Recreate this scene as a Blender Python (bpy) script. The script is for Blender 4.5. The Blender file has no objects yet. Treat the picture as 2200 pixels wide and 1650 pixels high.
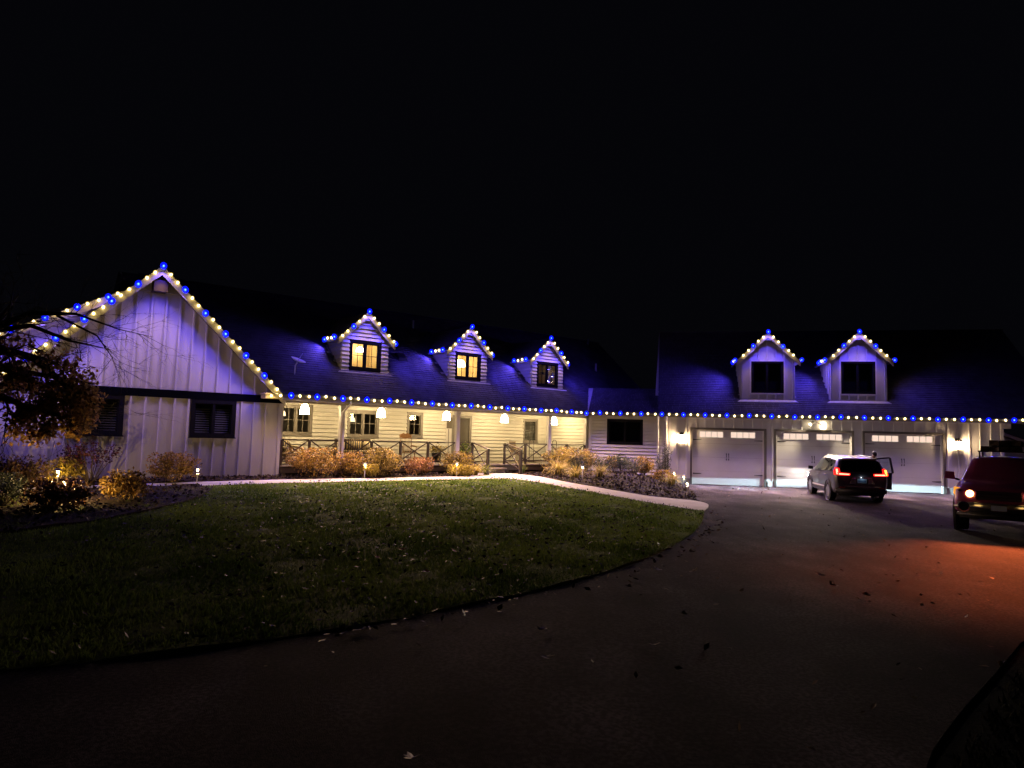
import bpy, bmesh, math, random
import numpy as np
from mathutils import Vector, Matrix
from mathutils.geometry import delaunay_2d_cdt
R = math.radians
random.seed(7); rng = np.random.default_rng(7)
S = bpy.context.scene
COL = S.collection

# ------------------------------------------------------------------ camera, world, exposure
cam_d = bpy.data.cameras.new('camera'); cam = bpy.data.objects.new('camera', cam_d); COL.objects.link(cam)
cam_d.sensor_fit = 'HORIZONTAL'; cam_d.sensor_width = 36.0
cam_d.lens = 36.0 * 1480.0 / 2200.0
cam_d.clip_start = 0.05; cam_d.clip_end = 3000
CAMZ = 1.97
PITCH, ROLL = R(4.3799), R(1.4928)
f = Vector((0, math.cos(PITCH), math.sin(PITCH))); u_ = Vector((0, -math.sin(PITCH), math.cos(PITCH))); r_ = Vector((1, 0, 0))
rr = r_ * math.cos(ROLL) + u_ * math.sin(ROLL); uu = u_ * math.cos(ROLL) - r_ * math.sin(ROLL)
m = Matrix.Identity(4)
for i in range(3):
    m[i][0] = rr[i]; m[i][1] = uu[i]; m[i][2] = -f[i]; m[i][3] = (0, 0, CAMZ)[i]
cam.matrix_world = m
S.camera = cam

W = bpy.data.worlds.new('World'); S.world = W; W.use_nodes = True
wn = W.node_tree.nodes['Background']
wn.inputs[0].default_value = (0.60, 0.62, 1.0, 1); wn.inputs[1].default_value = 0.0022      # a clear moonless night
S.view_settings.view_transform = 'Standard'; S.view_settings.look = 'None'
S.view_settings.exposure = 0.0; S.view_settings.gamma = 1.0
try: S.view_settings.use_curve_mapping = False
except Exception: pass
S.render.engine = 'CYCLES'
cy = S.cycles
cy.use_light_tree = True; cy.max_bounces = 6; cy.diffuse_bounces = 3; cy.glossy_bounces = 3; cy.transmission_bounces = 4
cy.transparent_max_bounces = 12; cy.sample_clamp_indirect = 4.0; cy.caustics_reflective = False; cy.caustics_refractive = False
cy.use_denoising = True

# levels of the lamps (all of them things the photograph shows lit)
WARM = (1.0, 0.60, 0.24); BLUE = (0.10, 0.06, 1.0)
P_WARM, P_BLUE = 27.0, 90.0                                   # watts thrown down by each bulb
L_PENDANT, L_SCONCE = 108.0, 150.0

# ------------------------------------------------------------------ frames of the two buildings
A1, A2 = R(38.7112), R(-12.5597)
O1 = Vector((-7.7031, 23.7272, 0)); O2 = Vector((8.8827, 31.6266, 0))
def fr(a, O): 
    return lambda u, v, z=0: Vector((O.x + u * math.cos(a) - v * math.sin(a), O.y + u * math.sin(a) + v * math.cos(a), z))
HF, GF = fr(A1, O1), fr(A2, O2)
def inv(a, O, x, y):
    dx, dy = x - O.x, y - O.y
    return dx * np.cos(a) + dy * np.sin(a), -dx * np.sin(a) + dy * np.cos(a)
HPx = [-40, -13, -9, -5, -2, .5, 10]; HPz = [-.21, -.13, .02, .21, .35, .40, .40]
GPx = [-40, -12, -4.5, .5, 10]; GPz = [-.21, -.15, -.09, 0, 0]
def hgt(x, y):
    x = np.asarray(x, float); y = np.asarray(y, float)
    u1, v1 = inv(A1, O1, x, y); u2, v2 = inv(A2, O2, x, y)
    t = np.clip((u2 + 4.5) / 4.2, 0, 1); w = t * t * (3 - 2 * t)
    return (1 - w) * np.interp(v1, HPx, HPz) + w * np.interp(v2, GPx, GPz)

# ------------------------------------------------------------------ helpers
class MB:
    def __init__(s): s.v = []; s.f = []
    def hexa(s, a, b):                                   # two quads joined into a solid
        n = len(s.v); s.v += [tuple(p) for p in a] + [tuple(p) for p in b]
        s.f += [(n, n+1, n+2, n+3), (n+7, n+6, n+5, n+4)] + [(n+i, n+4+i, n+4+(i+1) % 4, n+(i+1) % 4) for i in range(4)]
        return s
    def box(s, x0, x1, y0, y1, z0, z1):
        return s.hexa([(x0, y0, z0), (x0, y1, z0), (x1, y1, z0), (x1, y0, z0)], [(x0, y0, z1), (x0, y1, z1), (x1, y1, z1), (x1, y0, z1)])
    def prism(s, poly, d):                               # poly: 3d points, d: extrusion vector
        n = len(s.v); k = len(poly); d = Vector(d)
        s.v += [tuple(p) for p in poly] + [tuple(Vector(p) + d) for p in poly]
        s.f += [tuple(range(n, n+k)), tuple(range(n+2*k-1, n+k-1, -1))] + [(n+i, n+k+i, n+k+(i+1) % k, n+(i+1) % k) for i in range(k)]
        return s
    def bar(s, p, q, w, h, up=(0, 0, 1)):                # a square bar between two points
        p, q = Vector(p), Vector(q); d = (q - p).normalized(); up = Vector(up)
        x = d.cross(up)
        if x.length < 1e-4: x = d.cross(Vector((1, 0, 0)))
        x.normalize(); y = x.cross(d).normalized(); x *= w / 2; y *= h / 2
        return s.hexa([p-x-y, p+x-y, p+x+y, p-x+y], [q-x-y, q+x-y, q+x+y, q-x+y])
    def tube(s, pts, rad, n=6, cap=True):
        pts = [Vector(p) for p in pts]; k = len(pts); base = len(s.v)
        if not hasattr(rad, '__len__'): rad = [rad] * k
        prev = None
        for i, p in enumerate(pts):
            d = (pts[min(i+1, k-1)] - pts[max(i-1, 0)])
            d = d.normalized() if d.length > 1e-9 else Vector((0, 0, 1))
            x = d.cross(prev if prev else (Vector((0, 0, 1)) if abs(d.z) < .9 else Vector((1, 0, 0))))
            if x.length < 1e-5: x = d.orthogonal()
            x.normalize(); y = d.cross(x).normalized(); prev = -y if False else (prev or (Vector((0, 0, 1)) if abs(d.z) < .9 else Vector((1, 0, 0))))
            for j in range(n):
                a = 2 * math.pi * j / n
                s.v.append(tuple(p + (x * math.cos(a) + y * math.sin(a)) * rad[i]))
        for i in range(k-1):
            for j in range(n):
                a = base + i*n + j; b = base + i*n + (j+1) % n
                s.f.append((a, b, b+n, a+n))
        if cap:
            s.f.append(tuple(range(base+n-1, base-1, -1))); s.f.append(tuple(range(base+(k-1)*n, base+k*n)))
        return s
    def lathe(s, prof, c=(0, 0, 0), n=16, ax='z'):       # prof: (radius, height) pairs
        base = len(s.v); c = Vector(c); k = len(prof)
        for r, h in prof:
            for j in range(n):
                a = 2*math.pi*j/n; p = (r*math.cos(a), r*math.sin(a), h)
                if ax == 'y': p = (p[0], p[2], p[1])
                if ax == 'x': p = (p[2], p[0], p[1])
                s.v.append(tuple(c + Vector(p)))
        for i in range(k-1):
            for j in range(n):
                a = base+i*n+j; b = base+i*n+(j+1) % n; s.f.append((a, b, b+n, a+n))
        s.f.append(tuple(range(base+n-1, base-1, -1))); s.f.append(tuple(range(base+(k-1)*n, base+k*n)))
        return s
    def quad(s, a, b, c, d):
        n = len(s.v); s.v += [tuple(a), tuple(b), tuple(c), tuple(d)]; s.f.append((n, n+1, n+2, n+3)); return s
    def mesh(s, name, smooth=False, fix=True):
        me = bpy.data.meshes.new(name); me.from_pydata(s.v, [], s.f)
        if fix:
            bm = bmesh.new(); bm.from_mesh(me); bmesh.ops.recalc_face_normals(bm, faces=bm.faces); bm.to_mesh(me); bm.free()
        if smooth: me.polygons.foreach_set('use_smooth', [True]*len(me.polygons))
        return me
    def build(s, name, mat, parent=None, smooth=False, loc=None, fix=True):
        return obj(name, s.mesh(name, smooth, fix), mat, parent, loc)
def obj(name, me, mat, parent=None, loc=None, rot=None, label=None):
    if mat is not None and not me.materials: me.materials.append(mat)
    o = bpy.data.objects.new(name, me); COL.objects.link(o)
    if parent is not None: o.parent = parent
    if loc is not None: o.location = loc
    if rot is not None: o.rotation_euler = rot
    if label: o['label'] = label
    return o
def thing(name, label, cat, loc=(0, 0, 0), rz=0, group=None):
    o = bpy.data.objects.new(name, None); COL.objects.link(o); o.location = loc; o.rotation_euler = (0, 0, rz)
    o.empty_display_size = .2
    return tag(o, label, cat, group)
def tag(o, label=None, cat=None, group=None, kind=None):
    if label: o['label'] = label
    if cat: o['category'] = cat
    if group: o['group'] = group
    if kind: o['kind'] = kind
    return o
def copy_tree(o, parent=None):
    c = o.copy(); COL.objects.link(c); c.parent = parent
    for ch in list(o.children): copy_tree(ch, c)
    return c
def soup(name, V, F, mat, parent=None, smooth=False, kind='stuff', cols=None):   # numpy arrays of verts and equal-sized faces
    me = bpy.data.meshes.new(name); V = np.asarray(V, np.float32); F = np.asarray(F, np.int32)
    me.vertices.add(len(V)); me.vertices.foreach_set('co', V.ravel())
    k = F.shape[1]; me.loops.add(F.size); me.loops.foreach_set('vertex_index', F.ravel())
    me.polygons.add(len(F)); me.polygons.foreach_set('loop_start', np.arange(0, F.size, k, dtype=np.int32))
    me.polygons.foreach_set('loop_total', np.full(len(F), k, np.int32)); me.update(calc_edges=True)
    if cols is not None:
        at = me.attributes.new('tone', 'FLOAT', 'POINT'); at.data.foreach_set('value', np.asarray(cols, np.float32))
    if smooth: me.polygons.foreach_set('use_smooth', np.ones(len(F), bool))
    o = obj(name, me, mat, parent)
    if kind: o['kind'] = kind
    return o

# ------------------------------------------------------------------ materials
def nd(nt, t, **k):
    n = nt.nodes.new(t)
    for a, b in k.items(): setattr(n, a, b)
    return n
def M(name, col, rough=.6, var=.12, scale=6.0, bump=0.0, bscale=60.0, metal=0.0, spec=.5, col2=None, coat=0.0, stretch=None, transl=0.0, tone=False, sheen=0):
    mt = bpy.data.materials.new(name); mt.use_nodes = True; nt = mt.node_tree; b = nt.nodes['Principled BSDF']
    b.inputs['Roughness'].default_value = rough; b.inputs['Metallic'].default_value = metal
    b.inputs['Specular IOR Level'].default_value = spec; b.inputs['Coat Weight'].default_value = coat
    tc = nd(nt, 'ShaderNodeTexCoord'); mp = nd(nt, 'ShaderNodeMapping'); nt.links.new(tc.outputs['Object'], mp.inputs[0])
    if stretch: mp.inputs['Scale'].default_value = stretch
    nz = nd(nt, 'ShaderNodeTexNoise'); nz.inputs['Scale'].default_value = scale; nz.inputs['Detail'].default_value = 6; nz.inputs['Roughness'].default_value = .65
    nt.links.new(mp.outputs[0], nz.inputs['Vector'])
    cr = nd(nt, 'ShaderNodeValToRGB'); e = cr.color_ramp.elements
    c2 = col2 or tuple(c * (1 + var) for c in col); c1 = tuple(c * (1 - var) for c in col) if not col2 else col
    e[0].position = .32; e[0].color = (*c1, 1); e[1].position = .68; e[1].color = (*c2, 1)
    nt.links.new(nz.outputs['Fac'], cr.inputs[0]); src = cr.outputs[0]
    if tone:                                              # a value carried by each leaf or blade
        at = nd(nt, 'ShaderNodeAttribute'); at.attribute_name = 'tone'
        nt.links.new(at.outputs['Fac'], cr.inputs[0])
    nt.links.new(src, b.inputs['Base Color'])
    if bump:
        n2 = nd(nt, 'ShaderNodeTexNoise'); n2.inputs['Scale'].default_value = bscale; n2.inputs['Detail'].default_value = 4
        nt.links.new(mp.outputs[0], n2.inputs['Vector'])
        bp = nd(nt, 'ShaderNodeBump'); bp.inputs['Strength'].default_value = bump; bp.inputs['Distance'].default_value = .02
        nt.links.new(n2.outputs['Fac'], bp.inputs['Height']); nt.links.new(bp.outputs[0], b.inputs['Normal'])
    if transl:
        t = nd(nt, 'ShaderNodeBsdfTranslucent'); nt.links.new(src, t.inputs[0]); mx = nd(nt, 'ShaderNodeMixShader'); mx.inputs[0].default_value = transl
        nt.links.new(b.outputs[0], mx.inputs[1]); nt.links.new(t.outputs[0], mx.inputs[2]); nt.links.new(mx.outputs[0], nt.nodes['Material Output'].inputs[0])
    return mt
def EM(name, col, strength, sample=True):
    mt = bpy.data.materials.new(name); mt.use_nodes = True; nt = mt.node_tree; nt.nodes.remove(nt.nodes['Principled BSDF'])
    e = nd(nt, 'ShaderNodeEmission'); e.inputs[0].default_value = (*col, 1); e.inputs[1].default_value = strength
    nt.links.new(e.outputs[0], nt.nodes['Material Output'].inputs[0])
    if not sample: mt.cycles.emission_sampling = 'NONE'
    return mt
def GLOW(name, col, strength, alpha):                     # a translucent glowing shell that imitates the glare around a bulb
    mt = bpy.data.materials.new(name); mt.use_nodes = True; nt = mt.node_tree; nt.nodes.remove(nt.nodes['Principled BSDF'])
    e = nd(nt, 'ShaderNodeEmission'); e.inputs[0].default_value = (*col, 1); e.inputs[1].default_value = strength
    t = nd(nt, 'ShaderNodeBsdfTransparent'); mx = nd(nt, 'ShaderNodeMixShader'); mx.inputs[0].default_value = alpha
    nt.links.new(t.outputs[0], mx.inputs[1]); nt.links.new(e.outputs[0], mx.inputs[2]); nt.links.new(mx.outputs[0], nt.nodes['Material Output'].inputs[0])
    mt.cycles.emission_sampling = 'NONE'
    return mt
def GLASS(name, tint=(.9, .92, .92), rough=.02, refl=1.0):
    mt = bpy.data.materials.new(name); mt.use_nodes = True; nt = mt.node_tree; nt.nodes.remove(nt.nodes['Principled BSDF'])
    t = nd(nt, 'ShaderNodeBsdfTransparent'); t.inputs[0].default_value = (*tint, 1)
    g = nd(nt, 'ShaderNodeBsdfGlossy'); g.inputs['Roughness'].default_value = rough; g.inputs[0].default_value = (refl, refl, refl, 1)
    fr_ = nd(nt, 'ShaderNodeFresnel'); fr_.inputs[0].default_value = 1.52; mx = nd(nt, 'ShaderNodeMixShader')
    ge = nd(nt, 'ShaderNodeNewGeometry'); mm = nd(nt, 'ShaderNodeMath'); mm.operation = 'MULTIPLY_ADD'; mm.inputs[1].default_value = -1; mm.inputs[2].default_value = 1   # only the face the light meets first reflects
    nt.links.new(ge.outputs['Backfacing'], mm.inputs[0]); mu = nd(nt, 'ShaderNodeMath'); mu.operation = 'MULTIPLY'; nt.links.new(mm.outputs[0], mu.inputs[0]); nt.links.new(fr_.outputs[0], mu.inputs[1])
    nt.links.new(mu.outputs[0], mx.inputs[0]); nt.links.new(t.outputs[0], mx.inputs[1]); nt.links.new(g.outputs[0], mx.inputs[2])
    nt.links.new(mx.outputs[0], nt.nodes['Material Output'].inputs[0])
    return mt
m_white = M('white_board_paint', (.43, .42, .42), .55, .05, 3, .15, 30, stretch=(1, 1, .25))
m_clap = M('white_clapboard_paint', (.46, .445, .41), .55, .05, 2.5, .12, 25, stretch=(.3, .3, 1))
m_trimw = M('white_trim_paint', (.52, .50, .49), .5, .05, 4)
m_dark = M('black_window_paint', (.008, .008, .010), .7, .1, 5, spec=.03)
m_band = M('charcoal_band_paint', (.003, .0033, .005), .9, .12, 3, .0, 30, spec=.0)
m_taupe = M('taupe_casing_paint', (.13, .115, .10), .5, .08, 5)
m_beam = M('grey_beam_paint', (.30, .28, .27), .55, .08, 4)
m_gutter = M('bronze_gutter', (.055, .05, .042), .45, .12, 3)
m_fascia = M('cream_fascia_paint', (.50, .44, .22), .55, .06, 4)
m_soffit = M('grey_soffit', (.34, .33, .33), .7, .08, 4)
m_shing = M('asphalt_shingle', (.040, .038, .055), .92, .0, 2.2, .6, 160, spec=.2, col2=(.078, .074, .10))
m_deck = M('weathered_deck_board', (.20, .17, .14), .7, .2, 3, .2, 40, stretch=(.2, 3, 1))
m_rail = M('dark_brown_stain', (.030, .019, .013), .5, .25, 7, .15, 40)
m_metalw = M('white_aluminium', (.7, .69, .70), .35, .05, 5)
m_zinc = M('galvanised_flashing', (.55, .55, .56), .35, .12, 6, metal=.6)
m_glass = GLASS('window_glass')
m_blind = M('blind_slat', (.13, .127, .12), .5, .05, 5)
m_room = M('dark_room_wall', (.10, .085, .07), .8, .15, 2)
m_roomwarm = M('tan_room_wall', (.62, .48, .26), .8, .06, 1.5)
m_roomgrey = M('grey_room_wall', (.45, .36, .25), .8, .06, 1.5)
m_blackmetal = M('black_iron', (.012, .012, .013), .4, .2, 8, metal=.3)
m_gdoor = M('white_steel_door', (.42, .41, .42), .36, .04, 2, .08, 90)
m_gpane = EM('lit_garage_pane', (1.0, .75, .60), .98)
m_conc = M('concrete', (.40, .385, .37), .85, .0, 1.3, .5, 90, col2=(.54, .52, .50))
m_found = M('foundation_concrete', (.16, .155, .15), .85, .2, 2, .4, 60)
m_bulbw = EM('warm_bulb', (1, .80, .48), 30, False); m_bulbb = EM('blue_bulb', (.10, .32, 1), 14, False)
m_halow = GLOW('warm_bulb_halo', (1, .66, .12), 1.1, .55); m_halob = GLOW('blue_bulb_halo', (.002, .006, 1), 2.2, .75)  # shells that draw the lens glare, no real part of the bulbs
m_cable = M('black_cable', (.01, .01, .01), .5, .1, 9)
# ------------------------------------------------------------------ building helpers
def FF(V): return lambda a, o, z: (a, V - o, z)           # a wall that faces the front, o metres proud of depth V
def FL(U): return lambda a, o, z: (U - o, a, z)           # a wall that faces left
def FR(U): return lambda a, o, z: (U + o, a, z)
def fbox(mb, F, a0, a1, o0, o1, z0, z1):
    c = lambda a, o, z: F(a, o, z)
    return mb.hexa([c(a0, o0, z0), c(a0, o1, z0), c(a1, o1, z0), c(a1, o0, z0)], [c(a0, o0, z1), c(a0, o1, z1), c(a1, o1, z1), c(a1, o0, z1)])
def wall(name, F, a0, a1, z0, z1, holes, mat, parent, t=.12):
    mb = MB(); xs = sorted({a0, a1, *[h[0] for h in holes], *[h[1] for h in holes]})
    for x0, x1 in zip(xs, xs[1:]):
        zs = [z0]
        for h in sorted(holes, key=lambda h: h[2]):
            if h[0] < x1 - 1e-6 and h[1] > x0 + 1e-6: zs += [h[2], h[3]]
        zs.append(z1)
        for i in range(0, len(zs), 2):
            if zs[i+1] - zs[i] > 1e-4: fbox(mb, F, x0, x1, -t, 0, zs[i], zs[i+1])
    return mb.build(name, mat, parent)
def spans(a0, a1, z0, z1, holes):                          # free stretches of one siding course
    out = [(a0, a1)]
    for h in holes:
        if h[2] < z1 - .03 and h[3] > z0 + .03:
            nxt = []
            for s0, s1 in out:
                if h[1] <= s0 or h[0] >= s1: nxt.append((s0, s1)); continue
                if h[0] - s0 > .03: nxt.append((s0, h[0]))
                if s1 - h[1] > .03: nxt.append((h[1], s1))
            out = nxt
    return out
def clap(F, a0, a1, z0, e, mat, parent, a0t=None, a1t=None, jit=True):   # one clapboard, thick lower edge
    if a0t is None: a0t = a0
    if a1t is None: a1t = a1
    j = random.uniform(0, .004) if jit else 0
    mb = MB(); b = .050 + j; t = .012; z0 = z0 + .014; e = e - .029
    mb.hexa([F(a0, 0, z0), F(a0, b, z0), F(a1, b, z0), F(a1, 0, z0)], [F(a0t, 0, z0+e), F(a0t, t, z0+e), F(a1t, t, z0+e), F(a1t, 0, z0+e)])
    return mb.build('siding_board', mat, parent)
def batten(F, a, z0, z1, parent, w=.062, slope=0.0, mat=None):  # slope: rise of the top per metre along the wall
    mb = MB(); h = w/2
    mb.hexa([F(a-h, 0, z0), F(a-h*.8, .048, z0), F(a+h*.8, .048, z0), F(a+h, 0, z0)],
            [F(a-h, 0, z1-slope*h), F(a-h*.8, .048, z1-slope*h), F(a+h*.8, .048, z1+slope*h), F(a+h, 0, z1+slope*h)])
    return mb.build('batten', mat or m_white, parent)
def window(parent, F, a0, a1, z0, z1, style='pair', mat=None, casing=.10, sash=None, out=.035, deep=.07, muntin=None, blinds=False, label=None, glass=None, sill=True):
    mat = mat or m_dark; sash = sash or mat; c = casing
    mb = MB()
    for b in ((a0, a0+c, z0, z1), (a1-c, a1, z0, z1), (a0+c, a1-c, z0, z0+c*1.05), (a0+c, a1-c, z1-c, z1)): fbox(mb, F, b[0], b[1], -deep, out, b[2], b[3])
    wd = mb.build('window', mat, parent)
    if label: wd['label'] = label
    i0, i1, j0, j1 = a0+c, a1-c, z0+c*1.05, z1-c
    if sill: 
        mb = MB(); fbox(mb, F, a0-.02, a1+.02, out, out+.03, z0-.002, z0+.035); mb.build('sill', mat, wd)
    n = {'single': 1, 'pair': 2, 'slider': 2}[style]; mul = .07 if style == 'pair' else .035
    wpan = ((i1-i0) - mul*(n-1))/n
    for k in range(n):
        x0 = i0 + k*(wpan+mul); x1 = x0 + wpan; s = .035
        if k: 
            mb = MB(); fbox(mb, F, x0-mul, x0, -deep, out-.012 if style == 'pair' else -.005, j0, j1); mb.build('mullion', mat, wd)
        mb = MB(); o1 = -.012 if (style != 'slider' or k == 0) else -.035
        for b in ((x0, x0+s, j0, j1), (x1-s, x1, j0, j1), (x0+s, x1-s, j0, j0+s), (x0+s, x1-s, j1-s, j1)): fbox(mb, F, b[0], b[1], -deep+.005, o1, b[2], b[3])
        mb.build('sash', sash, wd)
        mb = MB(); fbox(mb, F, x0+s, x1-s, -.050, -.044, j0+s, j1-s); mb.build('pane', glass or m_glass, wd)
        if muntin:
            xm, zm = (x0+x1)/2, j0 + (j1-j0)*muntin
            mb = MB(); fbox(mb, F, xm-.011, xm+.011, -.043, -.026, j0+s, j1-s); mb.build('muntin', sash, wd)
            mb = MB(); fbox(mb, F, x0+s, x1-s, -.0425, -.0265, zm-.011, zm+.011); mb.build('muntin', sash, wd)
        if blinds:
            nb = int((j1-j0-.1)/.075); tilt = .03
            for q in range(nb):
                zq = j0 + .07 + q*.075
                mb = MB(); mb.hexa([F(x0+s+.01, -.12, zq), F(x0+s+.01, -.085, zq-tilt), F(x1-s-.01, -.085, zq-tilt), F(x1-s-.01, -.12, zq)],
                                   [F(x0+s+.01, -.12, zq+.003), F(x0+s+.01, -.085, zq-tilt+.003), F(x1-s-.01, -.085, zq-tilt+.003), F(x1-s-.01, -.12, zq+.003)])
                mb.build('blind_slat', m_blind, wd)
    return wd
def room(parent, F, a0, a1, z0, z1, depth, mat, name='room_interior'):      # an open-fronted room behind a window
    mb = MB(); t = .02
    fbox(mb, F, a0, a1, -depth-t, -depth, z0, z1); fbox(mb, F, a0-t, a0, -depth, -.13, z0, z1); fbox(mb, F, a1, a1+t, -depth, -.13, z0, z1)
    fbox(mb, F, a0, a1, -depth, -.13, z0-t, z0); fbox(mb, F, a0, a1, -depth, -.13, z1, z1+t)
    return mb.build(name, mat, parent)
def shingles(parent, P0, U, N, w, L, name='shingles', lo=None, hi=None, e=.145, tab=.30, skip=()):
    """courses of separate, slightly uneven tabs: P0 eave corner, U along the eave, N up the slope; lo(s), hi(s): limits along U at slope length s"""
    P0, U, N = Vector(P0), Vector(U).normalized(), Vector(N).normalized(); K = U.cross(N).normalized()
    if K.z < 0: K = -K
    V = []; Fc = []
    for c in range(int(L/e)+1):
        s0, s1 = c*e, min(c*e + e*1.08, L)
        if s1 - s0 < .02: break
        a = (lo(s0) if lo else 0); b = (hi(s0) if hi else w)
        x = a - random.uniform(0, tab)
        while x < b:
            x0, x1 = max(x, a), min(x + tab*random.uniform(.8, 1.15) - .006, b)
            if x1 - x0 > .02 and not any(k[0] < x1 and k[1] > x0 and k[2] < s0+e*.5 and k[3] > s0+e*.5 for k in skip):
                hgt_ = .014 + random.uniform(0, .010); dz = random.uniform(-.004, .004)
                p = lambda xx, ss, k: tuple(P0 + U*xx + N*ss + K*k)
                n = len(V); V += [p(x0, s0+dz, 0), p(x1, s0+dz, 0), p(x0, s0+dz, hgt_), p(x1, s0+dz, hgt_), p(x1, s1, .004), p(x0, s1, .004), p(x0, s1, 0), p(x1, s1, 0)]
                Fc += [(n, n+1, n+3, n+2), (n+2, n+3, n+4, n+5), (n, n+2, n+5, n+6), (n+1, n+7, n+4, n+3)]
            x = x1 + .006 if x1 > x else x + tab
    me = bpy.data.meshes.new(name); me.from_pydata(V, [], Fc)
    return tag(obj(name, me, m_shing, parent), kind='stuff')

# ------------------------------------------------------------------ FARMHOUSE (local: u along the porch front, v to the back, z up from the garage slab)
house = thing('farmhouse', 'long white farmhouse with a steep front gable, lit porch and three small dormers', 'house', (O1.x, O1.y, 0), A1)
RZ, RS, RIDGE = 3.22, .85, 5.2                              # main roof: height at v = 0, slope, depth of the ridge
roofz = lambda v: RZ + RS*v
GA, GP = (-4.17, 7.0), .95                                  # apex of the front gable and its pitch
# --- gable wing
fw = FF(.5)
W1, W2 = (-2.99, -1.57, 1.67, 2.925), (-6.31, -4.89, 1.67, 2.925)
h1 = [(w[0]+.04, w[1]-.04, w[2]+.04, w[3]-.04) for w in (W1, W2)]
wall('wall', fw, -8.3, -.02, .30, 3.16, h1, m_white, house)
zr = lambda u: GA[1] - GP*abs(u-GA[0]) - .16
mb = MB(); mb.prism([(-8.05, .5, 3.16), (-.28, .5, 3.16), (GA[0], .5, zr(GA[0]))], (0, .12, 0)); mb.build('gable_wall', m_white, house)
for k in range(-10, 10):
    u = -4.30 + .415*k
    zt = zr(u) - .01
    if zt > 3.3 and -8 < u < -.4: batten(fw, u, 3.17, zt, house, slope=GP if u < GA[0] else -GP)
    if -8.25 < u < -.2:
        blocked = [w for w in (W1, W2) if w[0]-.06 < u < w[1]+.06]
        if blocked: batten(fw, u, .36, blocked[0][2]-.003, house)
        else: batten(fw, u, .36, 2.915, house)
mb = MB(); fbox(mb, fw, -.13, -.02, 0, .036, .36, 2.915); mb.build('corner_board', m_white, house)
mb = MB(); fbox(mb, fw, -8.32, 0.0, 0, .055, 2.92, 3.17); mb.build('band_board', m_band, house)
mb = MB(); fbox(mb, fw, -8.28, -.02, .002, .02, .30, .36); mb.build('base_board', m_white, house)
for w in (W1, W2):
    room(house, fw, w[0]+.05, w[1]-.05, w[2]+.05, w[3]-.05, .5, m_dark)
    window(house, fw, *w, style='pair', mat=m_dark, casing=.13, blinds=True, out=.05, label='black framed double window with half drawn blinds')
# gable roof: two slabs, rakes, soffits
def gable_roof(parent, u0, za, pitch, run, v0, v1, th=.10, name='roof'):
    for sgn in (-1, 1):
        ue = u0 + sgn*run; ze = za - pitch*run
        mb = MB(); mb.prism([(u0, v0, za), (ue, v0, ze), (ue, v0, ze-th), (u0, v0, za-th)], (0, v1-v0, 0)); mb.build(name, m_soffit, parent)
gable_roof(house, GA[0], GA[1]-.03, GP, 4.05, .03, 8.5)
ln = math.hypot(1, GP)
shingles(house, (GA[0]+4.07, .0, GA[1]-GP*4.07-.028), (0, 1, 0), (-1, 0, GP), 8.5, 4.07*ln)
for sgn in (-1, 1):                                          # rake fascias
    d = Vector((sgn, 0, -GP)); a = Vector((GA[0], -.005, GA[1]-.005)); b = a + d*4.1
    mb = MB(); mb.prism([a, b, b - Vector((0, 0, .29)), a - Vector((0, 0, .29))], (0, .032, 0)); mb.build('rake_board', m_fascia, house)
mb = MB(); mb.prism([(GA[0]-.62, .34, 6.22), (GA[0]+.62, .34, 6.22), (GA[0], .34, 6.22+.59)], (0, .15, 0)); mb.build('peak_soffit', m_soffit, house)
mb = MB(); mb.box(GA[0]-.2, GA[0]+.2, .07, .49, 6.20, 6.55); mb.build('peak_block', m_rail, house)
mb = MB(); mb.box(-.78, -.13, -.005, .49, 3.06, 3.20); mb.prism([(-.82, -.03, 3.20), (-.10, -.03, 3.20), (-.10, -.03, 3.235), (-.82, -.03, 3.235)], (0, .52, 0)); mb.build('eave_return', m_fascia, house)
# rear part of the wing, with a lower pitched gable showing beyond the front one
wall('wall', FF(2.05), -9.4, -8.42, .3, 2.5, [], m_white, house)
mb = MB(); mb.prism([(-9.4, 2.05, 2.5), (-8.3, 2.05, 2.5), (-4.2, 2.05, 4.6), (-4.2, 2.05, 6.6)], (0, .12, 0)) if False else mb.prism([(-9.4, 2.06, 2.5), (-4.4, 2.06, 2.5), (-4.4, 2.06, 6.42), (-9.4, 2.06, 3.80)], (0, .1, 0)); mb.build('rear_gable_wall', m_white, house)
SG = lambda u: 6.05 + .545*(u + 5.37)                        # height of the rear rake's light line
for k in range(10): batten(FF(2.06), -5.6-.415*k, 3.2, SG(-5.6-.415*k)-.18, house, slope=.545)
a = Vector((-4.5, 1.62, SG(-4.5)+.05)); b = Vector((-9.7, 1.62, SG(-9.7)+.05))
mb = MB(); mb.prism([a, b, b-Vector((0, 0, .26)), a-Vector((0, 0, .26))], (0, .03, 0)); mb.build('rake_board', m_fascia, house)
mb = MB(); mb.prism([a+Vector((0, .035, 0)), b+Vector((0, .035, 0)), b+Vector((0, .035, -.1)), a+Vector((0, .035, -.1))], (0, 6, 0)); mb.build('roof', m_soffit, house)

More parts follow.
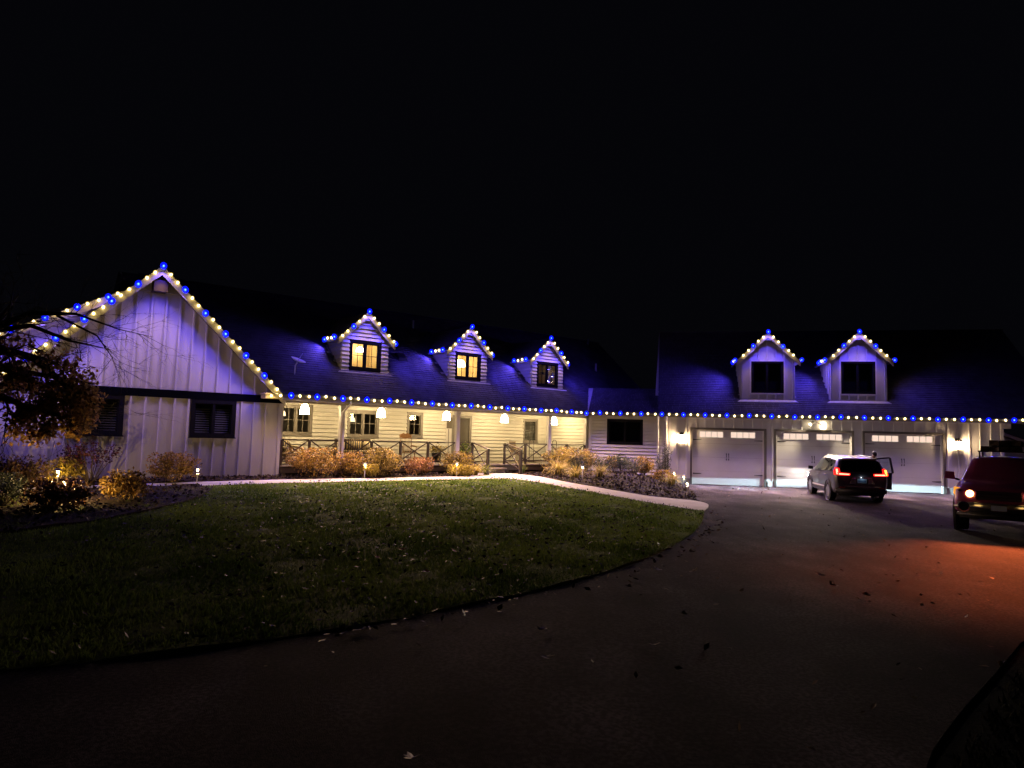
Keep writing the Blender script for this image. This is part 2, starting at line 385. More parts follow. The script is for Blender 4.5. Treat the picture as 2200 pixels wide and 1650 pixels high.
# --- porch
PV = 3.2; fp = FF(PV)
WA, WB, WC, DR, WD = (.90, 2.24, 1.79, 3.03), (3.74, 5.20, 1.76, 2.92), (6.56, 7.38, 1.80, 2.94), (8.94, 10.04, .78, 2.90), (13.21, 14.18, 1.68, 2.89)
EN = (8.60, 8.94, .78, 2.90)
hp = [(w[0]+.04, w[1]-.04, w[2]+.04 if w is not DR else w[2], w[3]-.04) for w in (WA, WB, WC, DR, WD)]
wall('wall', fp, 0, 15.05, .60, 3.12, hp, m_clap, house)
E_ = .165
for k in range(14):
    z0 = .785 + E_*k
    for s0, s1 in spans(.02, 15.0, z0, z0+E_, [WA, WB, WC, DR, WD, EN]):
        if s1-s0 < .05: continue
        # boards are not endless: a long stretch is butted from lengths
        n = max(1, round((s1-s0)/3.6)); cuts = [s0] + sorted(s0 + (s1-s0)*(q+random.uniform(-.25, .25))/n for q in range(1, n)) + [s1]
        for c0, c1 in zip(cuts, cuts[1:]): clap(fp, c0, c1-(.003 if c1 < s1 else 0), z0, E_, m_clap, house)
mb = MB(); mb.box(-.02, .10, .62, PV, .42, 3.12); mb.build('porch_side_wall', m_clap, house)
mb = MB(); mb.box(15.05, 15.17, .62, PV, .42, 3.12); mb.build('porch_side_wall', m_clap, house)
for k in range(14): clap(FL(15.05), .66, PV-.06, .785 + E_*k, E_, m_clap, house)
mb = MB(); mb.box(.0, 15.1, .30, PV+.1, 3.12, 3.17); mb.build('porch_ceiling', m_trimw, house)
for k in range(16):                                           # deck boards run along the porch
    mb = MB(); y = .42 + k*.174; mb.box(-.0, 15.04, y, y+.168, .728, .768 + random.uniform(-.002, .002)); mb.build('deck_board', m_deck, house)
mb = MB(); mb.box(.0, 15.04, .44, .50, .50, .725); mb.build('deck_rim', m_rail, house)
for k in range(8):
    if abs(k*2-9) < .9: continue
    mb = MB(); mb.box(k*2+.1, k*2+.22, .52, .64, .2, .72); mb.build('deck_pier', m_found, house)
mb = MB(); mb.box(-.02, 15.1, .42, .58, 2.965, 3.12); mb.build('porch_beam', m_beam, house)
for u0 in (2.26, 7.43, 12.55, 14.98):
    mb = MB(); w = .085; mb.box(u0-w, u0+w, .44-.0, .44+2*w, .77, 2.96); p = mb.build('porch_post', m_trimw, house)
    mb = MB(); mb.box(u0-w-.025, u0+w+.025, .415, .44+2*w+.025, 2.86, 2.95); mb.build('post_cap', m_trimw, p)
    mb = MB(); mb.box(u0-w-.02, u0+w+.02, .42, .44+2*w+.02, .772, .90); mb.build('post_base', m_trimw, p)
# porch windows and the rooms behind them
for w, st, mu, dep, mat in ((WA, 'pair', .5, 2.4, m_room), (WB, 'pair', .52, 2.4, m_room), (WC, 'single', .55, 2.0, m_roomgrey)):
    room(house, fp, w[0]-.5, w[1]+.5 if w is not WC else w[1]+.1, w[2]-.4, w[3]+.05, dep, mat)
    window(house, fp, *w, style=st, mat=m_taupe, sash=m_taupe, casing=.12, muntin=mu, label={WA: 'taupe double window at the far end of the porch', WB: 'taupe double window behind the bench', WC: 'narrow single porch window'}[w])
room(house, fp, WD[0]+.02, WD[1]-.02, WD[2]+.02, WD[3]-.02, .35, m_room)
window(house, fp, *WD, style='single', mat=m_taupe, casing=.10, muntin=.5, blinds=True, label='porch window with closed blinds')
# doorway: dark frame, half-open door, hall with a stair rail
mb = MB()
for b in ((DR[0], DR[0]+.11, .78, 2.90), (DR[1]-.12, DR[1], .78, 2.90), (DR[0]+.11, DR[1]-.12, 2.78, 2.90)): fbox(mb, fp, b[0], b[1], -.12, .04, b[2], b[3])
door = mb.build('door_frame', m_taupe, house)
room(house, fp, 8.4, 10.3, .74, 3.0, 2.6, m_clap)
mb = MB(); mb.bar((DR[1]-.14, PV+.08, .80), (DR[1]-.14, PV+.08, 2.77), .02, .02); P = Vector((DR[1]-.13, PV+.06, 0)); dd = Vector((-.52, .72, 0)).normalized(); nn = Vector((dd.y, -dd.x, 0))*.045
mb = MB(); q = P + dd*.82
mb.hexa([P+Vector((0, 0, .79)), q+Vector((0, 0, .79)), q+nn+Vector((0, 0, .79)), P+nn+Vector((0, 0, .79))], [P+Vector((0, 0, 2.77)), q+Vector((0, 0, 2.77)), q+nn+Vector((0, 0, 2.77)), P+nn+Vector((0, 0, 2.77))])
dl = mb.build('door', m_taupe, house); dl['label'] = 'dark front door standing half open'
mb = MB(); mb.tube([P+dd*.75-nn*.6+Vector((0, 0, 1.75)), P+dd*.75-nn*1.8+Vector((0, 0, 1.75))], .025, 8); mb.build('handle', m_zinc, dl)
mb = MB()
for i in range(5): mb.bar((9.05+i*.2, PV+1.9, .8+i*.17), (9.05+i*.2, PV+1.9, 1.65+i*.17), .03, .03)
mb.bar((8.95, PV+1.9, 1.6), (10.0, PV+1.9, 2.5), .05, .07); mb.build('stair_rail', m_rail, house)
mb = MB(); fbox(mb, fp, EN[0], EN[1], 0, .025, .78, 2.90); mb.build('sidelight_panel', m_trimw, house)
mb = MB(); fbox(mb, fp, EN[0]+.05, EN[1]-.02, .025, .05, 2.28, 2.78); mb.build('sidelight_pane', m_room, house)
mb = MB(); fbox(mb, fp, EN[0]+.15, EN[0]+.17, .025, .045, .95, 2.25); mb.build('sidelight_mullion', m_taupe, house)
# steps
mb = MB(); mb.box(8.62, 9.72, .02, .40, .585, .625); mb.build('step_tread', m_deck, house)
mb = MB(); mb.box(8.66, 9.68, .05, .38, .30, .583); mb.build('step_riser', m_rail, house)
# --- main roof
def roof_deck(parent, polyl, fz, x0, x1, va, vb_, cuts, name='roof'):    # roof boarding, left open below the dormers
    mb = MB(); P = lambda x, v: (x, v, fz(v)); xs = [x0]
    for c in cuts: xs += [c[0], c[1]]
    xs.append(x1)
    for i in range(0, len(xs), 2): mb.prism([P(xs[i], va), P(xs[i+1], va), P(xs[i+1], vb_), P(xs[i], vb_)], (0, 0, -.10))
    for c in cuts:
        mb.prism([P(c[0], va), P(c[1], va), P(c[1], c[2]), P(c[0], c[2])], (0, 0, -.10)); mb.prism([P(c[0], c[3]), P(c[1], c[3]), P(c[1], vb_), P(c[0], vb_)], (0, 0, -.10))
    if polyl: mb.prism(polyl, (0, 0, -.10))
    return mb.build(name, m_soffit, parent)
HC = [(u-.93, u+.93, 1.36, 2.84) for u in (3.52, 8.47, 13.13)]
roof_deck(house, [(-.2, -.04, roofz(-.04)), (0, -.04, roofz(-.04)), (0, RIDGE, roofz(RIDGE)), (-4.6, RIDGE, roofz(RIDGE))], roofz, 0, 20.5, -.04, RIDGE, HC)
mb = MB(); mb.prism([(-4.6, RIDGE, roofz(RIDGE)), (20.5, RIDGE, roofz(RIDGE)), (20.5, 11, roofz(RIDGE)-RS*5.8), (-4.6, 11, roofz(RIDGE)-RS*5.8)], (0, 0, -.10)); mb.build('roof', m_soffit, house)
mb = MB(); mb.prism([(20.3, .6, .3), (20.3, .6, 3.4), (20.3, RIDGE, roofz(RIDGE)-.1), (20.3, 10.6, 2.9), (20.3, 10.6, .3)], (-.1, 0, 0)); mb.build('gable_wall', m_clap, house)
sl = math.hypot(1, RS)
val = lambda s: max(-4.5, GA[0] + (GA[1]-RZ-RS*(s/sl-.05))/GP - .05)
shingles(house, (0, -.05, roofz(-.05)), (1, 0, 0), (0, 1, RS), 20.5, (RIDGE+.05)*sl, lo=val, hi=lambda s: 20.5, skip=[(c[0], c[1], (c[2]+.05)*sl, (c[3]+.05)*sl) for c in HC])
mb = MB(); mb.bar((-4, RIDGE, roofz(RIDGE)+.02), (20.5, RIDGE, roofz(RIDGE)+.02), .28, .03); mb.build('ridge_cap', m_shing, house)
# gutter and fascia along the porch
mb = MB(); mb.prism([(-.2, -.17, 3.24), (-.2, -.17, 3.17), (-.2, -.13, 3.10), (-.2, -.05, 3.10), (-.2, -.05, 3.24), (-.2, -.062, 3.24), (-.2, -.062, 3.12), (-.2, -.125, 3.12), (-.2, -.155, 3.175), (-.2, -.155, 3.24)], (14.66, 0, 0)); mb.build('gutter', m_gutter, house)
mb = MB(); mb.box(-.2, 14.45, -.05, -.02, 3.03, 3.20); mb.build('fascia', m_beam, house)
mb = MB(); mb.box(-.12, 14.5, -.02, .44, 3.03, 3.05); mb.build('soffit', m_soffit, house)
mb = MB(); mb.tube([(2.30, -.10, 3.10), (2.30, -.10, 3.0), (2.22, .28, 2.74), (2.19, .37, 2.66), (2.19, .38, .60)], .038, 8); mb.build('downspout', m_metalw, house, smooth=True)
# roof bits: vents and a dish are fixed to the roof
mb = MB(); mb.lathe([(.05, 0), (.05, .46), (.038, .46), (.038, .40)], (7.34, 4.3, roofz(4.3)-.1), 10); mb.build('vent_pipe', m_zinc, house)
mb = MB(); mb.lathe([(.05, 0), (.05, .42), (.038, .42)], (19.4, 4.95, roofz(4.95)-.1), 10); mb.build('vent_pipe', m_zinc, house)
mb = MB(); mb.lathe([(.05, 0), (.05, .5), (.038, .5)], (17.95, 2.85, roofz(2.85)-.1), 10); mb.build('vent_pipe', m_zinc, house)
mb = MB(); mb.hexa([(5.42, 2.1, roofz(2.1)), (5.42, 2.5, roofz(2.5)), (5.88, 2.5, roofz(2.5)), (5.88, 2.1, roofz(2.1))], [(5.47, 2.12, roofz(2.1)+.16), (5.47, 2.4, roofz(2.5)+.06), (5.83, 2.4, roofz(2.5)+.06), (5.83, 2.12, roofz(2.1)+.16)]); mb.build('roof_vent', m_blackmetal, house)

# --- dormers
def dormer(parent, F0, u0, vf, hw, zb, ze, pitch, rz, rs, win, style, over=.18, matw=None):
    """u0 centre, vf front depth, hw half width, zb foot, ze side eave height; the main roof is rz + rs*v"""
    F = FF(vf); apex = ze + pitch*hw; wa, wb, wc, wd_ = win
    mb = MB()
    fbox(mb, F, u0-hw, wa+.03, -.08, 0, zb, ze); fbox(mb, F, wb-.03, u0+hw, -.08, 0, zb, ze)
    if wc > zb + .05: fbox(mb, F, wa+.03, wb-.03, -.08, 0, zb, wc+.03)
    zt = min(wd_-.03, ze)
    mb.prism([F(u0-hw, 0, ze), F(u0+hw, 0, ze), F(u0, 0, apex)], (0, .08, 0))
    if ze > zt: fbox(mb, F, wa+.03, wb-.03, -.08, 0, zt, ze)
    d = mb.build('dormer', matw, parent)
    vb = lambda z: (z - rz)/rs
    for sgn, FS in ((-1, FL(u0-hw)), (1, FR(u0+hw))):        # side walls run back into the roof
        mb = MB(); x = u0 + sgn*hw
        mb.prism([(x, vf+.002, zb), (x, vf+.002, ze), (x, vb(ze)+.1, ze), (x, vb(zb)+.1, zb)], (-sgn*.08, 0, 0)); mb.build('side_wall', matw, d)
        if style == 'clap':
            e = .155; n = int((ze-zb)/e)+1
            for k in range(n):
                z0 = zb + e*k; z1 = min(z0+e, ze)
                if z1 - z0 < .03: continue
                if vb(z0) > vf: clap(FS, vf+.0, max(vb(z0), vf+.02)-.02, z0, z1-z0, matw, d, a1t=max(vb(z1), vf+.02)-.02)
                else: clap(FS, vf, vf+.03, z0, z1-z0, matw, d, a1t=vf+.1)
        else:
            v = vf + .06
            while v < vb(ze) - .05:
                batten(FS, v, max(zb, rz+rs*v), ze, d, mat=matw); v += .36
    if style == 'clap':
        e = .155; k = 0; z0 = zb
        while z0 < apex - .05:
            z1 = z0 + e
            if z0 < ze - .02: lim0 = lim1 = hw
            else: lim0 = hw - (z0-ze)/pitch; lim1 = max(.01, hw - (z1-ze)/pitch)
            if z0 < ze - .02 and z1 > ze: lim1 = hw - (z1-ze)/pitch
            mid = wd_ > z0 + .04 and wc < z1 - .04
            if mid:
                clap(F, u0-lim0, wa+.01, z0, e, matw, d, a0t=u0-lim1); clap(F, wb-.01, u0+lim0, z0, e, matw, d, a1t=u0+lim1)
            else: clap(F, u0-lim0, u0+lim0, z0, e, matw, d, a0t=u0-lim1, a1t=u0+lim1)
            z0 = z1
    else:
        for k in range(-3, 4):
            u = u0 + k*.375; zt = ze + pitch*(hw-abs(u-u0)) - .03; s = pitch if k < 0 else -pitch
            if k == 0: s = 0
            if wa-.05 < u < wb+.05:
                batten(F, u, wd_+.005, zt, d, slope=s, mat=matw)
                if wc - zb > .12: batten(F, u, zb+.01, wc-.012, d, mat=matw)
            else: batten(F, u, zb+.01, zt, d, slope=s, mat=matw)
        for x in (u0-hw+.04, u0+hw-.04): batten(F, x, zb, ze+.0, d, w=.08, mat=matw)
    # roof slabs, rake boards, flashing
    run = hw + .20; zr0 = apex + .13; vr = lambda z: (z-rz)/rs
    for sgn in (-1, 1):
        ue, zeave = u0 + sgn*run, zr0 - pitch*run; v0 = vf - over
        mb = MB(); mb.hexa([(u0, v0+.035, zr0), (ue, v0+.035, zeave), (ue, v0+.035, zeave-.07), (u0, v0+.035, zr0-.07)], [(u0, vr(zr0)+.2, zr0), (ue, vr(zeave)+.2, zeave), (ue, vr(zeave)+.2, zeave-.07), (u0, vr(zr0)+.2, zr0-.07)]); mb.build('dormer_roof', m_soffit, d)
        L_ = run*math.hypot(1, pitch)
        vE, vA = vr(zeave)+.1, vr(zr0)+.1
        shingles(d, (ue+sgn*.02, v0+.01, zeave+.004-.02*pitch), (0, 1, 0), (-sgn, 0, pitch), vE, L_, hi=lambda s: (vE + (vA-vE)*s/L_) - v0)
        a = Vector((u0, v0, zr0-.005)); b = Vector((ue+sgn*.03, v0, zeave-.03*pitch-.005))
        mb = MB(); mb.prism([a, b, b-Vector((0, 0, .24)), a-Vector((0, 0, .24))], (0, .03, 0)); mb.build('rake_board', m_fascia, d)
        mb = MB(); mb.hexa([(ue-.0, v0+.04, zeave-.10), (ue+sgn*.05, v0+.04, zeave-.10), (ue+sgn*.05, v0+.04, zeave-.02), (ue, v0+.04, zeave-.02)], [(ue, vr(zeave), zeave-.10), (ue+sgn*.05, vr(zeave), zeave-.10), (ue+sgn*.05, vr(zeave), zeave-.02), (ue, vr(zeave), zeave-.02)]); mb.build('eave_board', m_soffit, d)
    mb = MB(); pk = .30; mb.prism([(u0-pk, vf-over+.05, zr0-.08-pitch*pk), (u0+pk, vf-over+.05, zr0-.08-pitch*pk), (u0, vf-over+.05, zr0-.08)], (0, over-.06, 0)); mb.build('peak_soffit', m_soffit, d)
    zf = rz + rs*(vf-.16)
    mb = MB(); mb.hexa([(u0-hw-.16, vf-.16, zf+.015), (u0-hw-.02, vf-.03, zb-.02), (u0+hw+.02, vf-.03, zb-.02), (u0+hw+.16, vf-.16, zf+.015)], [(u0-hw-.16, vf-.16, zf+.035), (u0-hw-.02, vf-.03, zb+.02), (u0+hw+.02, vf-.03, zb+.02), (u0+hw+.16, vf-.16, zf+.035)]); mb.build('flashing', m_zinc, d)
    return d, zr0, run
DORM = []
for i, (u0, wl) in enumerate(((3.52, 'wide'), (8.47, 'mid'), (13.13, 'dim'))):
    vf = 1.38; win = (u0-.69, u0+.69, 4.39, 5.60)
    d, zr0, run = dormer(house, FF, u0, vf, 1.0, roofz(vf)-.05, 5.66, .95, RZ, RS, win, 'clap', matw=m_clap)
    d['label'] = ['dormer nearest the front gable with its window lit', 'middle dormer with a brightly lit window', 'dim dormer at the far end of the porch roof'][i]
    DORM.append((u0, vf-.18, zr0, run))
    window(house, FF(vf), *win, style='pair', mat=m_dark, casing=.12, muntin=.5, sill=False, label=['lit window with a white lamp inside', 'lit window with a bright upper corner', 'dim window with a hanging fan inside'][i])
    room(house, FF(vf), u0-.86, u0+.86, 4.42, 5.62, [1.3, 1.3, 1.4][i], [m_roomwarm, m_roomwarm, m_roomgrey][i])
# ------------------------------------------------------------------ GARAGE (local frame of its own front, turned towards the drive) with the link to the house
gar = thing('garage', 'white three door garage with two dark windowed dormers at right of the house', 'garage', (O2.x, O2.y, 0), A2)
GZ, GS, GRID = 3.22, .82, 5.7
groof = lambda v: GZ + GS*v
fg = FF(.5)
DOORS = [(-.53, 2.64), (3.17, 6.33), (6.87, 9.98)]; DT = 2.53
holes = [(a, b, -.1, DT) for a, b in DOORS]
wall('wall', fg, -1.60, 12.3, .26, 3.12, [(a, b, .26, DT) for a, b in DOORS], m_white, gar)
mb = MB()
for a, b in ((-1.60, -.63), (10.09, 12.3)): fbox(mb, fg, a, b, -.12, .012, -.1, .258)
mb.build('foundation', m_found, gar)
mb = MB()
for a, b in ((2.80, 3.08), (6.43, 6.77)): fbox(mb, fg, a, b, -.12, -.002, -.05, .258)
mb.build('pier_base', m_white, gar)
for k in range(-3, 34):
    u = -.36 + .421*k
    if u > 12.2: break
    lo_ = .27
    for a, b in DOORS:
        if a - .13 < u < b + .13: lo_ = DT + .105
    if -1.5 < u: batten(fg, u, lo_, 3.10, gar, w=.058)
mb = MB(); fbox(mb, fg, -1.62, -1.52, .0, .04, .27, 3.1); mb.build('corner_board', m_trimw, gar)
mb = MB(); fbox(mb, fg, 12.2, 12.32, .0, .04, .27, 3.1); mb.build('corner_board', m_trimw, gar)
mb = MB(); fbox(mb, fg, -1.60, 12.3, .002, .03, 3.04, 3.12); mb.build('frieze_board', m_trimw, gar)
# left end wall and its gable, seen edge on beside the low link
mb = MB(); mb.prism([(-1.61, .52, 0), (-1.61, .52, 3.1), (-1.61, GRID, groof(GRID)-.2), (-1.61, 10.8, 3.1), (-1.61, 10.8, 0)], (.1, 0, 0)); mb.build('gable_wall', m_clap, gar)
mb = MB(); mb.prism([(12.31, .62, 0), (12.31, .62, 3.1), (12.31, GRID, groof(GRID)-.2), (12.31, 10.8, 3.1), (12.31, 10.8, 0)], (-.1, 0, 0)); mb.build('gable_wall', m_white, gar)
# garage doors
def gdoor(a, b, i):
    V0 = .585; FD = FF(V0); w = b-a
    mb = MB()
    for k in range(4):
        z0, z1 = .012 + k*.629, .012 + k*.629 + .623
        if k < 3: fbox(mb, FD, a+.002, b-.002, -.045, 0, z0, z1)
        else:
            for g0, g1, y0, y1 in ((a+.002, a+.33, z0, z1), (a+1.39, a+1.73, z0, z1), (b-.37, b-.002, z0, z1), (a+.33, a+1.39, z0, 2.19), (a+1.73, b-.37, z0, 2.19), (a+.33, a+1.39, 2.45, z1), (a+1.73, b-.37, 2.45, z1)): fbox(mb, FD, g0, g1, -.045, 0, y0, y1)
    dr = mb.build('garage_door', m_gdoor, gar)
    dr['label'] = ['left garage door lit by a low band of headlight', 'middle garage door behind the parked car', 'garage door nearest the pickup'][i]
    for g0, g1 in ((a+.33, a+1.39), (a+1.73, b-.37)):
        mb = MB(); s = .035
        for q in ((g0-s, g1+s, 2.19-s, 2.19), (g0-s, g1+s, 2.45, 2.45+s), (g0-s, g0, 2.19, 2.45), (g1, g1+s, 2.19, 2.45)): fbox(mb, FD, q[0], q[1], .001, .018, q[2], q[3])
        mb.build('window_frame', m_trimw, dr)
        pw = (g1-g0)/4
        for k in range(4):
            mb = MB(); fbox(mb, FD, g0+k*pw+.009, g0+(k+1)*pw-.009, -.03, -.018, 2.192, 2.448); mb.build('window_pane', m_gpane, dr)
            if k: mb = MB(); fbox(mb, FD, g0+k*pw-.009, g0+k*pw+.009, -.035, .004, 2.192, 2.448); mb.build('muntin', m_trimw, dr)
    for x in ((a+b)/2-.05, (a+b)/2+.05):
        mb = MB(); mb.tube([FD(x, .004, 1.43), FD(x, .035, 1.40), FD(x, .04, 1.30), FD(x, .035, 1.20), FD(x, .004, 1.17)], .014, 6)
        fbox(mb, FD, x-.02, x+.02, .001, .008, 1.40, 1.46); fbox(mb, FD, x-.02, x+.02, .001, .008, 1.14, 1.20); mb.build('handle', m_blackmetal, dr)
    for x0, d in ((a+.02, 1), (b-.02, -1)):
        for z in (2.07, .50):
            mb = MB(); mb.hexa([FD(x0, .001, z-.028), FD(x0, .010, z-.028), FD(x0, .010, z+.028), FD(x0, .001, z+.028)], [FD(x0+d*.40, .001, z-.010), FD(x0+d*.40, .008, z-.010), FD(x0+d*.40, .008, z+.010), FD(x0+d*.40, .001, z+.010)])
            mb.build('strap_hinge', m_blackmetal, dr)
    mb = MB()
    for q in ((a-.095, a, -.02, DT+.10), (b, b+.105, -.02, DT+.10), (a, b, DT, DT+.10)): fbox(mb, fg, q[0], q[1], -.13, .045, q[2], q[3])
    mb.build('door_casing', m_taupe2, gar)
    mb = MB()                                             # white stop inside the casing
    for q in ((a, a+.035, 0, DT), (b-.05, b, 0, DT), (a+.035, b-.05, DT-.03, DT)): fbox(mb, fg, q[0], q[1], -.0845, -.03, q[2], q[3])
    mb.build('door_stop', m_trimw, gar)
m_taupe2 = M('dark_taupe_casing', (.055, .048, .045), .5, .08, 5)
for i, (a, b) in enumerate(DOORS): gdoor(a, b, i)
mb = MB(); fbox(mb, FF(.66), -1.5, 12.2, -.05, 0, 0, 3.1); mb.build('inner_wall', m_room, gar)
# roof, gutters, rake at the left end
CUT = [(u-.98, u+.98, .91, 2.86) for u in (2.85, 6.74)]
roof_deck(gar, None, groof, -2.08, 14.6, -.04, GRID, CUT)
mb = MB(); mb.prism([(-2.08, GRID, groof(GRID)), (14.6, GRID, groof(GRID)), (14.6, 11.6, groof(GRID)-GS*5.9), (-2.08, 11.6, groof(GRID)-GS*5.9)], (0, 0, -.10)); mb.build('roof', m_soffit, gar)
gsl = math.hypot(1, GS)
shingles(gar, (-2.1, -.05, groof(-.05)), (1, 0, 0), (0, 1, GS), 16.7, (GRID+.05)*gsl, skip=[(c[0]+2.1, c[1]+2.1, (c[2]+.07)*gsl, (c[3]+.05)*gsl) for c in CUT])
mb = MB(); mb.prism([(-2.10, -.04, groof(-.04)-.01), (-2.10, GRID, groof(GRID)-.01), (-2.10, GRID, groof(GRID)-.20), (-2.10, -.04, groof(-.04)-.20)], (.03, 0, 0)); mb.build('rake_board', m_trimw, gar)
mb = MB(); mb.prism([(14.58, -.04, groof(-.04)-.01), (14.58, GRID, groof(GRID)-.01), (14.58, GRID, groof(GRID)-.20), (14.58, -.04, groof(-.04)-.20)], (.03, 0, 0)); mb.build('rake_board', m_trimw, gar)
mb = MB(); mb.prism([(-2.105, 1.2, groof(1.2)-.03), (-2.24, 1.2, groof(1.2)-.03), (-2.13, GRID, groof(GRID)+.01), (-2.105, GRID, groof(GRID)+.01)], (0, 0, -.04)); mb.build('rake_flashing', m_trimw, gar)
mb = MB(); mb.bar((-2.1, GRID, groof(GRID)+.02), (14.6, GRID, groof(GRID)+.02), .28, .03); mb.build('ridge_cap', m_shing, gar)
def gut(parent, x0, x1):
    mb = MB(); mb.prism([(x0, -.17, 3.24), (x0, -.17, 3.17), (x0, -.13, 3.10), (x0, -.05, 3.10), (x0, -.05, 3.24), (x0, -.062, 3.24), (x0, -.062, 3.12), (x0, -.125, 3.12), (x0, -.155, 3.175), (x0, -.155, 3.24)], (x1-x0, 0, 0)); return mb.build('gutter', m_gutter, parent)
gut(gar, -2.12, 14.6)
mb = MB(); mb.box(-2.1, 14.6, -.05, -.02, 3.06, 3.21); mb.build('fascia', m_beam, gar)
mb = MB(); mb.box(-2.05, 14.55, -.02, .5, 3.122, 3.145); mb.build('soffit', m_trimw, gar)
mb = MB(); mb.tube([(-1.70, -.10, 3.10), (-1.70, -.10, 3.0), (-1.70, .40, 2.75), (-1.70, .45, 2.66), (-1.70, .45, .1)], .04, 8); mb.build('downspout', m_metalw, gar, smooth=True)
# the low link between porch and garage
fl = FF(.5); WL = (-4.49, -2.79, 1.73, 2.95)
wall('link_wall', fl, -5.32, -1.72, .0, 3.1, [(WL[0]+.04, WL[1]-.04, WL[2]+.04, WL[3]-.04)], m_clap, gar)
mb = MB(); fbox(mb, fl, -5.36, -5.24, 0, .04, .1, 3.05); mb.build('corner_board', m_trimw, gar)
mb = MB(); fbox(mb, fl, -1.84, -1.62, -.1, .03, .0, 3.05); mb.build('corner_board', m_trimw, gar)
for k in range(20):
    z0 = .02 + .158*k
    for s0, s1 in spans(-5.24, -1.84, z0, z0+.158, [WL]):
        if z0 < 3.0: clap(fl, s0, s1, z0, .158, m_clap, gar)
mb = MB(); mb.tube([(-2.09, -.10, 3.10), (-2.09, -.10, 3.02), (-2.09, .38, 2.78), (-2.09, .42, 2.7), (-2.09, .42, .35)], .04, 8); mb.build('downspout', m_metalw, gar, smooth=True)
window(gar, fl, *WL, style='slider', mat=m_dark, casing=.11, sill=False, label='dark sliding window with a maroon black frame')
room(gar, fl, WL[0]+.03, WL[1]-.03, WL[2]+.03, WL[3]-.03, .6, m_dark)
LS = .60; lr = lambda v: 3.22 + LS*v
mb = MB(); mb.prism([(-6.6, -.04, lr(-.04)), (-2.0, -.04, lr(-.04)), (-2.0, 2.2, lr(2.2)), (-6.6, 2.2, lr(2.2))], (0, 0, -.1)); mb.prism([(-6.6, 2.2, lr(2.2)), (-2.0, 2.2, lr(2.2)), (-2.0, 5.2, lr(2.2)-1.5), (-6.6, 5.2, lr(2.2)-1.5)], (0, 0, -.1)); mb.build('link_roof', m_soffit, gar)
lsl = math.hypot(1, LS)
shingles(gar, (-6.4, -.05, lr(-.05)), (1, 0, 0), (0, 1, LS), 4.32, 2.25*lsl, lo=lambda s: 1.05)
gut(gar, -5.35, -2.14)
mb = MB(); mb.box(-5.35, -2.12, -.05, -.02, 3.06, 3.21); mb.build('fascia', m_beam, gar)
mb = MB(); mb.box(-5.30, -2.1, -.02, .5, 3.102, 3.125); mb.build('soffit', m_trimw, gar)
# dormers of the garage
GD = []
for i, u0 in enumerate((2.85, 6.74)):
    vf = .93; win = (u0-.72, u0+.72, 4.30, 5.78)
    d, zr0, run = dormer(gar, FF, u0, vf, 1.17, groof(vf)-.02, 5.86, .96, GZ, GS, win, 'batten', over=.30, matw=m_white)
    d['label'] = ['board clad dormer above the left garage door', 'board clad dormer above the gap between the other garage doors'][i]
    GD.append((u0, vf-.30, zr0, run))
    mb = MB(); F = FF(vf); o = .06
    for q in ((win[0]-o, win[0], win[2]-o, win[3]+o), (win[1], win[1]+o, win[2]-o, win[3]+o), (win[0], win[1], win[2]-o, win[2]), (win[0], win[1], win[3], win[3]+o)): fbox(mb, F, q[0], q[1], .001, .045, q[2], q[3])
    mb.build('window_casing', m_trimw, d)
    window(gar, F, *win, style='slider', mat=m_dark, casing=.085, sill=False, label=['dark window of the left garage dormer', 'dark window of the right garage dormer'][i])
    room(gar, F, u0-.66, u0+.66, 4.36, 5.72, .5, m_dark)
# lean-to beyond the garage
shed = thing('shed', 'low dark roofed shed with a white rake board beyond the garage end', 'shed', GF(12.6, 2.6), A2)
mb = MB(); mb.prism([(.15, 0, 0), (4.6, 0, 0), (4.6, 0, 1.05), (.15, 0, 2.72)], (0, 4, 0)); mb.build('wall', m_white, shed)
mb = MB(); mb.prism([(-.02, -.35, 2.98), (4.9, -.35, 1.08), (4.9, -.35, .98), (-.02, -.35, 2.88)], (0, 4.6, 0)); mb.build('roof', m_shing, shed)
mb = MB(); mb.prism([(-.04, -.40, 2.93), (4.95, -.40, 1.0), (4.95, -.40, .86), (-.04, -.40, 2.79)], (0, .04, 0)); mb.build('rake_board', m_trimw, shed)
mb = MB(); mb.box(12.34, 12.62, .50, .72, 2.86, 3.10); mb.build('vent_hood', m_trimw, gar)
# ------------------------------------------------------------------ STRING LIGHTS
def bulb_mesh(name, core, lens, r, R_):  # lens: material of the glare halo shell, not a real lens
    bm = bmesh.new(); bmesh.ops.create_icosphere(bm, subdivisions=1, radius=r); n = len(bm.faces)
    bmesh.ops.create_icosphere(bm, subdivisions=2, radius=R_)  # outer shell added as a glare halo, larger than the bulb
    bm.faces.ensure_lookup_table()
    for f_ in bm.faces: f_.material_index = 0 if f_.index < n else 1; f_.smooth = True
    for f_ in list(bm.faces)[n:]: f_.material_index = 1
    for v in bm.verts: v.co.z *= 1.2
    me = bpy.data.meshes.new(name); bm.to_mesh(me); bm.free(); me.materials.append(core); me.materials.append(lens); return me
MBW, MBB = bulb_mesh('warm_bulb', m_bulbw, m_halow, .036, .060), bulb_mesh('blue_bulb', m_bulbb, m_halob, .030, .098)
def bulb_light(name, col, p, cone):
    l = bpy.data.lights.new(name, 'SPOT'); l.color = col; l.energy = p; l.shadow_soft_size = .03; l.spot_size = R(cone); l.spot_blend = 1.0; return l
LRAKE = bulb_light('warm_bulb_light', WARM, P_WARM*1.15, 100), bulb_light('blue_bulb_light', BLUE, P_BLUE, 132)
LDORM = bulb_light('warm_bulb_light', WARM, P_WARM*.5, 96), bulb_light('blue_bulb_light', BLUE, P_BLUE*.75, 150)
